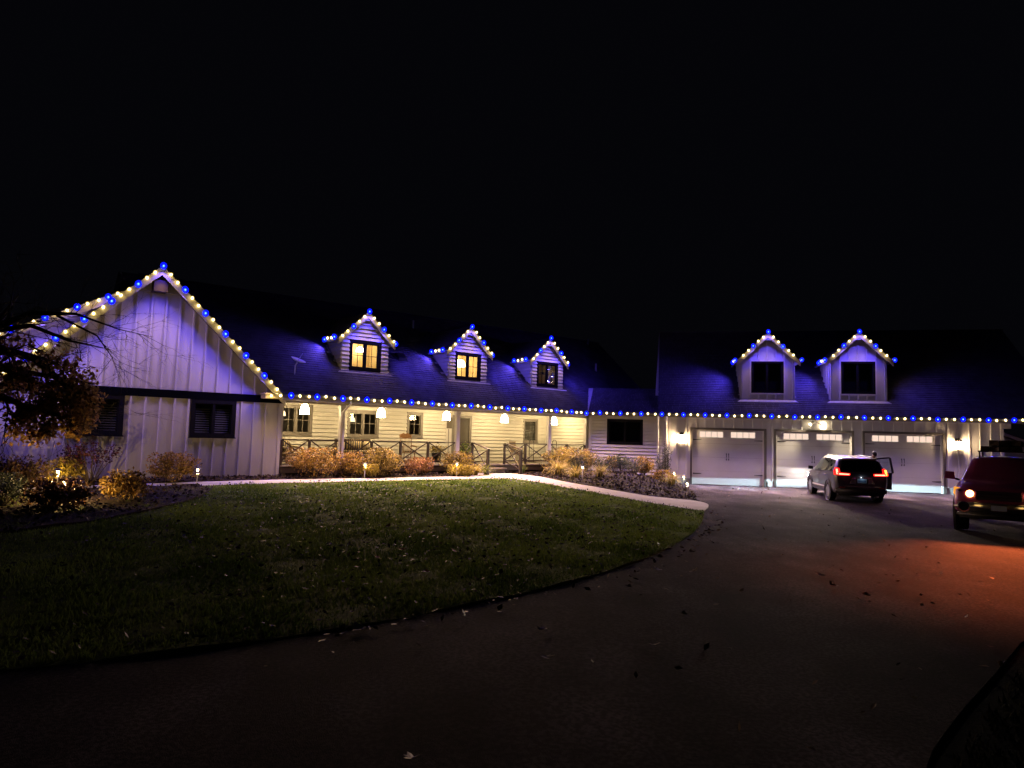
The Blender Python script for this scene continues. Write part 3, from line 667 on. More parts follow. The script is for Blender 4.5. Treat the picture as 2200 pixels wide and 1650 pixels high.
LSIDE = bulb_light('warm_bulb_light', WARM, P_WARM*.3, 130), bulb_light('blue_bulb_light', BLUE, P_BLUE*2.1, 128)
LEAVE = bulb_light('warm_bulb_light', WARM, 212.0, 112), bulb_light('blue_bulb_light', BLUE, 235.0, 128)
LPORCH = bulb_light('warm_bulb_light', WARM, 265.0, 138), bulb_light('blue_bulb_light', BLUE, 150.0, 140)
def string(name_label, frame_o, a, pts, blues, lights=LRAKE, aims=None, group='festive light strings along the roof lines'):
    """aims: for each bulb the tilt of its beam from straight down, (about the local x axis, about the local y axis)"""
    root = thing('light_string', name_label, 'string lights', frame_o, a, group)
    for i, p in enumerate(pts):
        p = Vector(p) + Vector((random.gauss(0, .008), random.gauss(0, .008), random.gauss(0, .010)))
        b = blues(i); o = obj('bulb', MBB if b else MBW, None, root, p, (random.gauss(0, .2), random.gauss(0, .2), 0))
        o['label'] = 'glowing blue bulb' if b else 'glowing warm white bulb'
        ax_, ay_ = aims(p) if aims else (0, 0)
        l = bpy.data.objects.new('bulb_light', (LSIDE if abs(ay_) > .9 else lights)[1 if b else 0]); COL.objects.link(l); l.parent = root; l.location = p + Vector((0, -.085 if lights not in (LEAVE, LPORCH) else 0, -.12))
        l.rotation_euler = (ax_ if not (b and ax_) else R(-28), ay_, 0)
    if len(pts) > 1: MB().tube([Vector(p)+Vector((0, .012, .05)) for p in pts], .006, 4).build('cable', m_cable, root)
    return root
OUTG = lambda p: (R(-25), 0)
DAIM = lambda u0, run: (lambda p: INW(u0, R(20))(p) if abs(p.x-u0) < run else (0, R(58) if p.x < u0 else R(-58)))   # eave bulbs of the dormers face sideways over the roof
OUTW = lambda p: (R(-32), 0)                                  # eave bulbs lean out over the garden
def INW(uc, k=R(34)): return lambda p: (0, -k if p.x < uc - .02 else k if p.x > uc + .02 else 0)   # rake bulbs face square to their rake
HO, GO = (O1.x, O1.y, 0), (O2.x, O2.y, 0)
EV = -.27
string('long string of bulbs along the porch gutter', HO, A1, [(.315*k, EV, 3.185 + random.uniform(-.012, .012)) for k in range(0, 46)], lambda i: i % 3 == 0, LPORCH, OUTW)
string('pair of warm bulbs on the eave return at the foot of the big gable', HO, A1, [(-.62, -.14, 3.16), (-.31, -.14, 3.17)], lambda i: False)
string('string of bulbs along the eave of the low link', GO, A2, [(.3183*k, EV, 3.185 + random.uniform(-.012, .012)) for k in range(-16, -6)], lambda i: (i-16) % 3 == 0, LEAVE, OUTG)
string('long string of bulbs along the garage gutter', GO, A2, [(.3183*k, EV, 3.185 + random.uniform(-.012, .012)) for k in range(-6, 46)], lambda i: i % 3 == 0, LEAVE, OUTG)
OUT = .075
def rake(u0, v, za, pitch, n, first=0, drop=.03):            # bulbs every 0.304 m down both slopes
    du = .304/math.hypot(1, pitch); L = []
    return [[(u0 + s*du*k, v-OUT, za - drop - pitch*du*k) for k in range(1, n+1)] for s in (-1, 1)]
l, r = rake(GA[0], 0, GA[1], GP, 18, drop=.06)
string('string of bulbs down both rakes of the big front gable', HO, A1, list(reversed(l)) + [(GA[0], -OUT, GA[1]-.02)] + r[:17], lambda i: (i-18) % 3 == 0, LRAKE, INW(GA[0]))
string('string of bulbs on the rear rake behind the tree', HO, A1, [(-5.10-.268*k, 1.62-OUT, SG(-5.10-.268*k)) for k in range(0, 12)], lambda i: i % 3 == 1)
for (u0, v, za, run), lab in zip(DORM, ('bulbs outlining the dormer nearest the front gable', 'bulbs outlining the middle dormer', 'bulbs outlining the dim dormer')):
    l, r = rake(u0, v, za, .95, 5); ze = za - .95*run
    ls = [(u0-run-.09, v + .25 + .30*k, ze + .02) for k in range(4)]; rs = [(u0+run+.08, v+.10, ze + .0)]
    pts = list(reversed(ls)) + list(reversed(l)) + [(u0, v-OUT, za-.0)] + r + rs
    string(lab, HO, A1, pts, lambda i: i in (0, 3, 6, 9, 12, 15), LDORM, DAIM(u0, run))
for (u0, v, za, run), lab in zip(GD, ('bulbs outlining the dormer above the left garage door', 'bulbs outlining the garage dormer nearer the pickup')):
    l, r = rake(u0, v, za, .96, 5); ze = za - .96*run
    ls = [(u0-run-.09, v + .02 + .30*k, ze + .03) for k in range(5)]; rs = [(u0+run+.09, v+.04+.3*k, ze + .03) for k in range(3)]
    pts = list(reversed(ls)) + list(reversed(l)) + [(u0, v-OUT, za)] + r + rs
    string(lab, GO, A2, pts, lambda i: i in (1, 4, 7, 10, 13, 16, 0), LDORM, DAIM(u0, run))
# ------------------------------------------------------------------ LAMPS
m_shade = EM('lit_lamp_shade', (1.0, .72, .34), L_PENDANT); m_lant = EM('lit_lantern_glass', (1.0, .68, .36), L_SCONCE)
pend = None
for i, (u0, lab) in enumerate(((1.34, 'white pendant lamp over the armchair end of the porch'), (4.55, 'white pendant lamp by the window with the bench'), (7.72, 'white pendant lamp beside the front door'), (10.92, 'white pendant lamp over the porch steps'), (14.0, 'white pendant lamp at the link end of the porch'))):
    loc = HF(u0, 1.8, 2.62)
    if pend is None:
        pend = thing('pendant_lamp', lab, 'lamp', loc, 0, 'pendant lamps along the porch')
        MB().lathe([(.170, 0), (.165, .05), (.15, .22), (.11, .33), (.05, .375)], (0, 0, 0), 20).build('lamp_shade', m_shade, pend, smooth=True)
        MB().lathe([(.052, .376), (.052, .43), (.012, .44), (.012, .502)], (0, 0, 0), 10).build('fitting', m_blackmetal, pend)
    else:
        p = copy_tree(pend); p.location = loc; p['label'] = lab
def sconce(u0, z, lab):
    s = thing('wall_lantern', lab, 'lantern', GF(u0, .5, 0), A2, 'wall lanterns beside the garage doors')
    MB().box(-.09, .09, -.03, -.002, z+.05, z+.38).build('back_plate', m_blackmetal, s)
    MB().tube([(0, -.03, z+.33), (0, -.12, z+.40), (0, -.17, z+.33)], .018, 6).build('arm', m_blackmetal, s)
    MB().hexa([(-.15, -.31, z-.06), (-.15, -.06, z-.06), (.15, -.06, z-.06), (.15, -.31, z-.06)], [(-.11, -.27, z+.24), (-.11, -.08, z+.24), (.11, -.08, z+.24), (.11, -.27, z+.24)]).build('lantern_glass', m_lant, s)
    MB().hexa([(-.14, -.30, z+.242), (-.14, -.06, z+.242), (.14, -.06, z+.242), (.14, -.30, z+.242)], [(-.05, -.22, z+.33), (-.05, -.13, z+.33), (.05, -.13, z+.33), (.05, -.22, z+.33)]).build('lantern_roof', m_blackmetal, s)
    MB().box(-.16, .16, -.32, -.05, z-.085, z-.062).build('lantern_base', m_blackmetal, s)
sconce(-1.02, 2.0, 'lit lantern between the shrub bed and the left garage door'); sconce(10.56, 2.02, 'lit lantern above the pickup mirror')
m_flood = EM('lit_flood_lamp', (1.0, .80, .45), 42.0)
fl_ = thing('flood_light', 'twin headed flood light under the garage eave', 'flood light', GF(4.85, .48, 2.98), A2)
MB().box(-.07, .07, -.02, .018, -.07, .07).build('mount', m_metalw, fl_)
for s in (-1, 1):
    a, b = Vector((s*.05, -.03, -.02)), Vector((s*.24, -.12, -.10 if s < 0 else -.12))
    MB().tube([a, b], [.02, .05], 8).build('lamp_head', m_metalw, fl_)
    d = (b-a).normalized(); MB().tube([b+d*.002, b+d*.03], [.05, .055], 10).build('lamp_lens', m_flood, fl_)
    lf = bpy.data.lights.new('flood_lamp', 'SPOT'); lf.energy = 2600; lf.color = (1, .80, .52); lf.spot_size = R(125); lf.spot_blend = 1; lf.shadow_soft_size = .06
    lo = bpy.data.objects.new('flood_lamp', lf); COL.objects.link(lo); lo.parent = fl_; lo.location = b + d*.06; lo.rotation_euler = Vector((s*.8, -1.0, -.85)).to_track_quat('-Z', 'Y').to_euler()
MB().box(.20, .40, -.10, .015, -.30, .0).build('lamp_box', EM('lit_lamp_box', (1, .78, .45), 14), fl_)
# lamps in the rooms behind the dormer and porch windows
def roomlamp(frame, a, u0, v, z, r, strength, lab, col=(1, .74, .40), watts=0):
    t = thing('room_lamp', lab, 'lamp', frame(u0, v, z), a)
    MB().lathe([(r, 0), (r*.9, r*.8), (r*.6, r*1.2)], (0, 0, 0), 14).build('lamp_shade', EM('lit_room_lamp', col, strength), t, smooth=True)
    MB().lathe([(.01, r*1.2), (.01, r*1.2+.12)], (0, 0, 0), 6).build('stem', m_blackmetal, t)
    if watts:
        l = bpy.data.lights.new('room_bulb', 'POINT'); l.energy = watts; l.color = col; l.shadow_soft_size = .05; lo = bpy.data.objects.new('room_bulb', l); COL.objects.link(lo); lo.parent = t; lo.location = (0, 0, -.08)
roomlamp(HF, A1, 3.74, 2.30, 5.26, .15, 42, 'bright white lamp in the dormer nearest the front gable')
roomlamp(HF, A1, 8.62, 2.22, 5.06, .24, 22, 'large bright lamp filling the corner of the middle dormer window')
roomlamp(HF, A1, 12.70, 1.85, 5.44, .07, 5, 'small lamp at the back of the dim dormer', (1, .72, .42), 5)
fan = thing('ceiling_fan', 'dark hanging ceiling fan inside the dim dormer', 'fan', HF(13.42, 2.05, 5.14), A1)
MB().lathe([(.012, .0), (.012, .46)], (0, 0, 0), 6).build('rod', m_blackmetal, fan); MB().lathe([(.02, -.06), (.06, -.03), (.05, .02), (.015, .04)], (0, 0, 0), 10).build('hub', m_blackmetal, fan)
for k in range(4): MB().bar((.05*math.cos(k*1.57+.4), .05*math.sin(k*1.57+.4), 0), (.24*math.cos(k*1.57+.4), .24*math.sin(k*1.57+.4), 0), .07, .012).build('blade', m_blackmetal, fan)
roomlamp(HF, A1, 1.42, PV+1.2, 2.58, .17, 3.2, 'dim pleated lamp seen inside the porch window by the armchair', (1, .66, .36))
roomlamp(HF, A1, 4.62, PV+1.4, 2.45, .15, 3.0, 'dim lamp seen inside the window behind the bench', (1, .66, .36))
MB().box(0, 0, 0, 0, 0, 0) if False else None
hall = thing('hall_lamp', 'lamp lighting the hall behind the front door', 'lamp', HF(9.35, PV+1.3, 2.86), A1)
MB().lathe([(.12, -.08), (.13, 0), (.10, .08)], (0, 0, 0), 12).build('lamp_shade', EM('lit_hall_lamp', (1, .78, .5), 9), hall, smooth=True)
# ------------------------------------------------------------------ GROUND
def inside(P, x, y):
    x, y = np.asarray(x), np.asarray(y); c = np.zeros(x.shape, bool); n = len(P)
    for i in range(n):
        (x0, y0), (x1, y1) = P[i], P[(i+1) % n]
        if y0 == y1: continue
        k = ((y0 > y) != (y1 > y)) & (x < (x1-x0)*(y-y0)/(y1-y0)+x0); c ^= k
    return c
def dens(P, step):
    out = []
    for i in range(len(P)):
        a, b = Vector(P[i]), Vector(P[(i+1) % len(P)]); n = max(1, int((b-a).length/step))
        out += [tuple(a.lerp(b, k/n)) for k in range(n)]
    return out
def smooth_line(P, it=2, closed=False):
    for _ in range(it):
        Q = [P[0]]
        for a, b in zip(P, P[1:]): Q += [(a[0]*.75+b[0]*.25, a[1]*.75+b[1]*.25), (a[0]*.25+b[0]*.75, a[1]*.25+b[1]*.75)]
        P = Q + [P[-1]]
    return P
def sheet(name, poly, step, lift, mat, skirt=.0, extra=None, kind='structure', edge=.4):
    B = dens(poly, edge); n = len(B)
    xs = [p[0] for p in B]; ys = [p[1] for p in B]
    gx, gy = np.meshgrid(np.arange(min(xs), max(xs), step), np.arange(min(ys), max(ys), step))
    gx = (gx + rng.uniform(-.2, .2, gx.shape)*step).ravel(); gy = (gy + rng.uniform(-.2, .2, gy.shape)*step).ravel()
    k = inside(B, gx, gy); gx, gy = gx[k], gy[k]
    vs = [Vector(p) for p in B] + [Vector((a, b)) for a, b in zip(gx, gy)]
    V, E_, F, *_ = delaunay_2d_cdt(vs, [(i, (i+1) % n) for i in range(n)], [], 1, 1e-5)
    X = np.array([v.x for v in V]); Y = np.array([v.y for v in V]); Z = hgt(X, Y) + lift
    if extra is not None: Z = Z + extra(X, Y)
    VV = [(a, b, c) for a, b, c in zip(X, Y, Z)]; FF_ = [tuple(t) for t in F]
    if skirt:
        cnt = {}
        for t in FF_:
            for i in range(len(t)):
                a, b = t[i], t[(i+1) % len(t)]; cnt[(min(a, b), max(a, b))] = cnt.get((min(a, b), max(a, b)), []) + [(a, b)]
        low = {}
        for e, l in cnt.items():
            if len(l) == 1:
                a, b = l[0]
                for q in (a, b):
                    if q not in low: low[q] = len(VV); VV.append((VV[q][0], VV[q][1], VV[q][2]-skirt)); VV.append(VV[q])
                FF_.append((low[b]+1, low[a]+1, low[a], low[b]))
    me = bpy.data.meshes.new(name); me.from_pydata(VV, [], FF_); o = obj(name, me, mat); 
    me.polygons.foreach_set('use_smooth', [True]*len(me.polygons))
    return tag(o, kind=kind)
m_soil = M('dark_turf_soil', (.008, .009, .005), .95, .0, 1.2, .6, 30, spec=.02, col2=(.018, .017, .010))
m_drive = M('exposed_aggregate_drive', (.026, .0215, .028), .9, .0, .5, .8, 110, spec=.04, col2=(.105, .090, .108))
def speckle(mt):                                           # grit, aggregate and broad worn patches in the drive
    nt = mt.node_tree; b = nt.nodes['Principled BSDF']; src = b.inputs['Base Color'].links[0].from_socket; tc = nd(nt, 'ShaderNodeTexCoord'); col = src
    for sc, lo, hi, d0, d1, st in ((26, .42, .62, .50, 1.45, None), (1.7, .38, .62, .70, 1.25, (1, .35, 1)), (.22, .42, .58, .62, 1.2, None)):
        mp = nd(nt, 'ShaderNodeMapping'); nt.links.new(tc.outputs['Object'], mp.inputs[0])
        if st: mp.inputs['Scale'].default_value = st
        nz = nd(nt, 'ShaderNodeTexNoise'); nz.inputs['Scale'].default_value = sc; nz.inputs['Detail'].default_value = 3; nt.links.new(mp.outputs[0], nz.inputs['Vector'])
        r = nd(nt, 'ShaderNodeMapRange'); r.inputs[1].default_value = lo; r.inputs[2].default_value = hi; r.inputs[3].default_value = d0; r.inputs[4].default_value = d1; nt.links.new(nz.outputs['Fac'], r.inputs[0])
        mx = nd(nt, 'ShaderNodeVectorMath'); mx.operation = 'SCALE'; nt.links.new(col, mx.inputs[0]); nt.links.new(r.outputs[0], mx.inputs['Scale']); col = mx.outputs[0]
    nt.links.new(col, b.inputs['Base Color'])
speckle(m_drive)
m_mulch = M('bark_mulch', (.010, .007, .005), .9, .0, 5, .9, 50, spec=.1, col2=(.028, .018, .013))
m_grassb = M('turf', (.055, .10, .014), .9, .0, .8, .9, 55, spec=.05, col2=(.12, .165, .03))
x = np.concatenate([np.linspace(-400, -32, 12), np.linspace(-30, 40, 141), np.linspace(45, 400, 12)]); y = np.concatenate([np.linspace(-60, -6, 8), np.linspace(-5, 60, 131), np.linspace(65, 600, 14)])
X, Y = np.meshgrid(x, y); V = np.stack([X, Y, hgt(X, Y)-.03], -1).reshape(-1, 3); nx, ny = len(x), len(y)
i = np.arange(ny-1)[:, None]*nx + np.arange(nx-1)[None]; F = np.stack([i, i+1, i+nx+1, i+nx], -1).reshape(-1, 4)
soup('ground', V, F, m_soil, kind='structure', smooth=True)
LAWN_EDGE = smooth_line([(5.97, 21.27), (5.2, 18.65), (4.32, 16.28), (3.62, 14.75), (2.65, 12.89), (1.57, 11.2), (.4, 9.7), (-.51, 8.8), (-1.26, 8.06), (-1.91, 7.52), (-2.68, 6.97), (-4.4, 6.0), (-7.5, 4.9), (-12, 4.2), (-20, 4.0)])
PATH_NEAR = smooth_line([(-13.5, 14.6), (-11.3, 17.2), (-8.84, 19.89), (-7.11, 21.46), (-4.64, 23.51), (-1.64, 25.84), (-.62, 26.75), (.1, 27.0), (1.0, 26.4), (1.78, 25.2), (2.5, 24.3), (3.27, 23.5), (4.2, 22.85), (5.2, 22.1), (5.97, 21.27)])
PATH_FAR = smooth_line([(-14.2, 15.5), (-12.0, 17.9), (-9.5, 20.75), (-7.75, 22.5), (-5.2, 24.45), (-2.75, 26.3), (-1.6, 27.3), (-1.25, 28.4), (-1.4, 29.6)]) + [tuple(HF(8.55, .0)[:2]), tuple(HF(9.8, .0)[:2])] + smooth_line([tuple(HF(9.95, -.3)[:2]), (1.2, 28.7), (2.15, 27.0), (3.3, 25.5), (4.6, 24.75), (5.7, 24.75), (6.55, 24.6), (6.75, 23.6), (6.5, 22.6), (5.97, 21.27)])
path_poly = PATH_NEAR[:-1] + PATH_FAR[::-1]
DR_LEFT = smooth_line([(5.97, 21.27), (6.6, 22.8), (6.75, 23.8), (6.7, 24.9), (7.05, 26.3), (7.3, 27.6), (7.45, 29.2)]) + [tuple(GF(-1.2, -.4)[:2]), tuple(GF(-1.3, .55)[:2])]
drive_poly = LAWN_EDGE[::-1] + DR_LEFT[1:] + [tuple(GF(12.4, .60)[:2]), tuple(GF(26, .6)[:2]), (34, 16)] + smooth_line([(22, 14.2), (13, 11.6), (9, 10.0), (6.29, 8.45), (4.9, 7.0), (3.7, 5.8), (2.7, 4.7), (1.5, 2.5), (.5, 0), (-2, -6)]) + [(-20, -6)]
sheet('driveway', drive_poly, .55, -.012, m_drive, .1)
lawn_poly = PATH_NEAR[:-1][::-1] + [(-13.5, 14.6), (-20, 9)] + LAWN_EDGE[::-1][:-1] if False else LAWN_EDGE[:-1] + [(-20, 4.0), (-20, 13.0), (-13.6, 14.5)] + PATH_NEAR[1:-1]
def lawn_bump(X, Y): return .012*np.sin(X*3.1+Y*1.7) + .010*np.sin(X*5.3-Y*4.1+1)
sheet('lawn', lawn_poly, .28, .008, m_grassb, .12, lawn_bump)
sheet('path', path_poly, .5, .012, m_conc, .12)
for q in (): pass
# planting beds: along the house, the left corner, and the mound beside the drive
bed_a = PATH_FAR[2:] [:24] + [tuple(HF(8.2, -.25)[:2]), tuple(HF(8.2, .46)[:2]), tuple(HF(-.0, .46)[:2]), tuple(HF(-8.3, .46)[:2]), (-15.5, 16.5)]
sheet('planting_bed', [p for p in PATH_FAR if p[0] < -1.45 and p[1] < 29.7] + [tuple(HF(8.2, .46)[:2]), tuple(HF(.0, .46)[:2]), tuple(HF(-8.3, .46)[:2]), (-15.6, 17.0)], .35, .02, m_mulch, .12, lambda X, Y: .03*np.sin(X*4)*np.sin(Y*3.3))
BL = [(-8.95, 19.7), (-8.17, 19.3), (-7.73, 17.17), (-7.84, 14.83), (-8.29, 13.21), (-8.77, 12.07), (-9.6, 10.8), (-11.5, 9.8), (-14, 9.6), (-15, 12), (-13.4, 14.8), (-11.25, 17.2)]
sheet('planting_bed', smooth_line(BL + [BL[0]], 1)[:-1], .3, .055, m_mulch, .1, lambda X, Y: .03*np.sin(X*4)*np.sin(Y*3.3))
pf = [p for p in PATH_FAR if p[0] > -.2 and p[1] > 24.55 and p[1] < 30.5]
BR = [tuple(HF(9.98, .40)[:2])] + [p for p in pf if p[0] > .3] + [(6.72, 24.95), (7.05, 26.3), (7.3, 27.6), (7.42, 29.2), tuple(GF(-1.35, -.4)[:2]), tuple(GF(-1.5, .45)[:2]), tuple(GF(-5.2, .45)[:2]), tuple(HF(14.3, .42)[:2])]
def mound(X, Y): return .26*np.exp(-(((X-5.4)/1.7)**2 + ((Y-29.6)/2.2)**2)) + .03*np.sin(X*4)*np.sin(Y*3.3)
sheet('planting_bed', BR, .3, .02, m_mulch, .12, mound)
def gz(x, y):
    z = float(hgt(x, y)) + .02
    if .3 < x < 7.4 and 24.8 < y < 33.5: z += float(mound(np.array(x), np.array(y)))
    return z
# paving joints of the path: shallow dark saw cuts
# grass blades
def blades(name, poly, n, hmin, hmax, w, mat, lift=.005, seedtone=(0, 1), weight=None, clumps=0):
    xs = [p[0] for p in poly]; ys = [p[1] for p in poly]; got = []
    while sum(len(g) for g in got) < n:
        x = rng.uniform(min(xs), max(xs), n); y = rng.uniform(min(ys), max(ys), n); k = inside(poly, x, y)
        if weight is not None: k &= rng.uniform(0, 1, n) < weight(x, y)
        got.append(np.stack([x[k], y[k]], 1))
    P = np.concatenate(got)[:n]; x, y = P[:, 0], P[:, 1]; z = hgt(x, y) + lift
    a = rng.uniform(0, 2*np.pi, n); h = rng.uniform(hmin, hmax, n)*(1 + .35*np.sin(x*2.3+y*1.1)*np.sin(x*.9-y*1.9)); lean = rng.normal(0, .35, (n, 2))*h[:, None]
    dx, dy = np.cos(a)*w*rng.uniform(.6, 1.3, n), np.sin(a)*w
    V = np.stack([np.stack([x-dx, y-dy, z], 1), np.stack([x+dx, y+dy, z], 1), np.stack([x+lean[:, 0], y+lean[:, 1], z+h], 1)], 1).reshape(-1, 3)
    t = np.repeat(np.clip(.5 + .35*np.sin(x*1.3+1)*np.sin(y*1.1) + rng.normal(0, .2, n), 0, 1), 3)
    return soup(name, V, np.arange(3*n).reshape(-1, 3), mat, cols=t)
m_blade = M('grass_blade', (.068, .125, .017), .7, 0, 5, spec=.06, col2=(.18, .255, .048), tone=True, transl=.25)
lawn_vis = [p for p in lawn_poly]
blades('grass', lawn_vis, 170000, .030, .070, .011, m_blade, weight=lambda x, y: np.clip(1.25 - (y-6)/28, .35, 1)*np.clip((x+17)/5, 0, 1))
bank = [(22, 13.9), (13, 11.4), (9, 9.8), (6.4, 8.3), (5.0, 6.9), (3.8, 5.7), (2.8, 4.6), (1.6, 2.4), (6, 1), (14, 6), (24, 11)]
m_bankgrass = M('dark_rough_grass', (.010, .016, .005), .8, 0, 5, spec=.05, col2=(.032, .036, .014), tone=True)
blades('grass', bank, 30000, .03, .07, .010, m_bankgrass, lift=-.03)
# fallen leaves: a litter on lawn, beds and drive, and single ones that show
def litter(name, poly, n, s0, s1, mat, lift, weight=None, flat=.35, hf=None):
    xs = [p[0] for p in poly]; ys = [p[1] for p in poly]; got = []
    while sum(len(g) for g in got) < n:
        x = rng.uniform(min(xs), max(xs), n*2); y = rng.uniform(min(ys), max(ys), n*2); k = inside(poly, x, y)
        if weight is not None: k &= rng.uniform(0, 1, n*2) < weight(x, y)
        got.append(np.stack([x[k], y[k]], 1))
    P = np.concatenate(got)[:n]; x, y = P[:, 0], P[:, 1]; z = (hgt(x, y) if hf is None else hf(x, y)) + lift
    return leafsoup(name, np.stack([x, y, z], 1), s0, s1, mat, flat=flat)
def leafsoup(name, C, s0, s1, mat, parent=None, flat=None, asp=.62, tones=None, updir=None):
    """curled leaves: four triangles folded along a midrib, at points C"""
    n = len(C); s = rng.uniform(s0, s1, n)[:, None]
    d = rng.normal(0, 1, (n, 3)); 
    if flat is not None: d[:, 2] *= flat
    if updir is not None: d = d*.75 + updir
    d /= np.linalg.norm(d, axis=1)[:, None]
    q = rng.normal(0, 1, (n, 3)) if flat is None else np.stack([rng.normal(0, flat, n), rng.normal(0, flat, n), np.ones(n)], 1)
    b = np.cross(d, q); b /= np.linalg.norm(b, axis=1)[:, None] + 1e-9; nn = np.cross(b, d)
    curl = rng.uniform(-.1, .45, n)[:, None]
    tip = C + d*s*.5 + nn*s*curl*.3; base = C - d*s*.5 + nn*s*curl*.15; L = C + b*s*asp*.5 + nn*s*curl*.45; R_ = C - b*s*asp*.5 + nn*s*curl*.45
    V = np.stack([base, L, tip, R_, C], 1).reshape(-1, 3); i = np.arange(n)[:, None]*5
    F = np.concatenate([i+[[0, 1, 4]], i+[[1, 2, 4]], i+[[2, 3, 4]], i+[[3, 0, 4]]], 1).reshape(-1, 3)
    t = rng.uniform(0, 1, n) if tones is None else tones
    return soup(name, V, F, mat, parent, cols=np.repeat(t, 5))
m_leafd = M('dead_leaf', (.022, .014, .010), .55, 0, 5, spec=.4, col2=(.17, .10, .055), tone=True)
m_chip = M('bark_chip', (.006, .004, .003), .7, 0, 5, spec=.15, col2=(.050, .032, .021), tone=True)
m_leafo = M('orange_leaf', (.20, .07, .02), .55, 0, 5, spec=.3, col2=(.34, .16, .05), tone=True)
m_leafk = M('dark_wet_leaf', (.010, .007, .005), .6, 0, 5, spec=.3, col2=(.035, .022, .014), tone=True)
litter('fallen_leaves', lawn_vis, 3400, .05, .11, m_leafk, .075, weight=lambda x, y: np.clip((x+13)/9, .12, 1)*np.where(y > 11, 1, .5))
litter('fallen_leaves', lawn_vis, 300, .05, .10, m_leafd, .085, weight=lambda x, y: np.clip((x+13)/9, .12, 1)*np.where(y > 11, 1, .5))
litter('fallen_leaves', drive_poly, 260, .05, .11, m_leafd, .015, weight=lambda x, y: np.where((y > 3) & (y < 31) & (x > -5) & (x < 15), 1, 0)*np.clip(np.exp(-((x-5-.3*(y-12))/3.5)**2)+.25, 0, 1))
litter('fallen_leaves', LAWN_EDGE[:40] + [(p[0]+.5, p[1]-.3) for p in LAWN_EDGE[:40]][::-1], 160, .06, .13, m_leafd, .02)
litter('mulch_chips', BR, 4200, .05, .14, m_chip, .05, hf=lambda x, y: hgt(x, y)+mound(x, y), flat=.6)
litter('mulch_chips', [p for p in PATH_FAR if p[0] < -1.45 and p[1] < 29.7] + [tuple(HF(8.2, .46)[:2]), tuple(HF(.0, .46)[:2]), tuple(HF(-8.3, .46)[:2]), (-15.6, 17.0)], 3200, .05, .12, m_chip, .05, flat=.6)
litter('mulch_chips', BL, 2600, .05, .12, m_chip, .085, flat=.6)
def maple(name):                                           # one lobed, curled leaf
    mb = MB(); pts = []
    for k in range(15):
        a = 2*math.pi*k/15; r = [.5, .3, .42, .26, .46][k % 5]*(1 if k else 1.1); pts.append(Vector((r*math.cos(a), r*math.sin(a)*.85, .10*r*math.sin(2*a+.6) + .35*r*r)))
    mb.v = [(0, 0, 0)] + [tuple(p) for p in pts]; mb.f = [(0, 1+k, 1+(k+1) % 15) for k in range(15)]
    mb.v += [(-.5, .02, .0), (-.8, .05, .05), (-.8, .07, .05)]; mb.f.append((16, 17, 18)); return mb.mesh(name, fix=False)
ML = [maple('leaf_shape') for _ in range(1)]; ML2 = [maple('leaf_shape')]
m_leafpale = M('pale_dry_leaf', (.28, .22, .19), .5, .2, 6)
ML[0].materials.append(m_leafpale); ML2[0].materials.append(m_leafo)
m_leafb = M('brown_dry_leaf', (.05, .032, .024), .5, .2, 6); ML3 = maple('leaf_shape'); ML3.materials.append(m_leafb)
LV = [(-1.58, 7.56), (.4, 7.75), (.4, 6.81), (1.55, 7.35), (1.75, 10.13), (2.48, 11.48), (3.05, 11.46), (2.19, 8.67), (5.11, 11.48), (4.96, 10.66), (-3.25, 7.26), (-4.61, 7.17), (-.59, 4.67), (5.16, 10.08), (8.7, 20.1)]
for k, (x, y) in enumerate(LV):
    o = obj('fallen_leaf', ML[0] if k in (0, 1, 2, 3, 8, 10, 12, 5, 6) else ML3, None, None, (x, y, float(hgt(x, y)) + .02))
    s = random.uniform(.13, .19)*(1.25 if k == 0 else 1); o.scale = (s, s, s*1.3); o.rotation_euler = (random.uniform(-.3, .3), random.uniform(-.3, .3), random.uniform(0, 6.3))
    pale = k in (0, 1, 2, 3, 8, 10, 12, 5, 6)
    tag(o, 'pale curled leaf lying on the dark drive or lawn edge' if pale else 'brown curled leaf lying on the drive', 'leaf', 'pale leaves on the ground' if pale else 'brown leaves on the drive')
    own = {0: 'largest pale lobed leaf, at the dark edge where lawn meets drive', 10: 'pale leaf lying in the darkest part of the lawn', 12: 'pale leaf at the very bottom edge of the picture', 14: 'brown leaf on the drive between the path end and the car', 8: 'pale leaf in the reddish light on the drive'}
    if k in own: o['label'] = own[k]
for k, (x, y) in enumerate([(-1.85, 12.2), (-.95, 12.3), (-2.1, 11.4), (-1.2, 10.4), (-3.6, 22.3), (-2.5, 14.6)]):
    o = obj('fallen_leaf', ML2[0], None, None, (x, y, float(hgt(x, y)) + .08)); s = random.uniform(.13, .17); o.scale = (s, s, s*1.3); o.rotation_euler = (random.uniform(-.5, .5), random.uniform(-.5, .5), random.uniform(0, 6))
    tag(o, 'orange maple leaf lying on the lawn', 'leaf', 'orange leaves on the lawn')

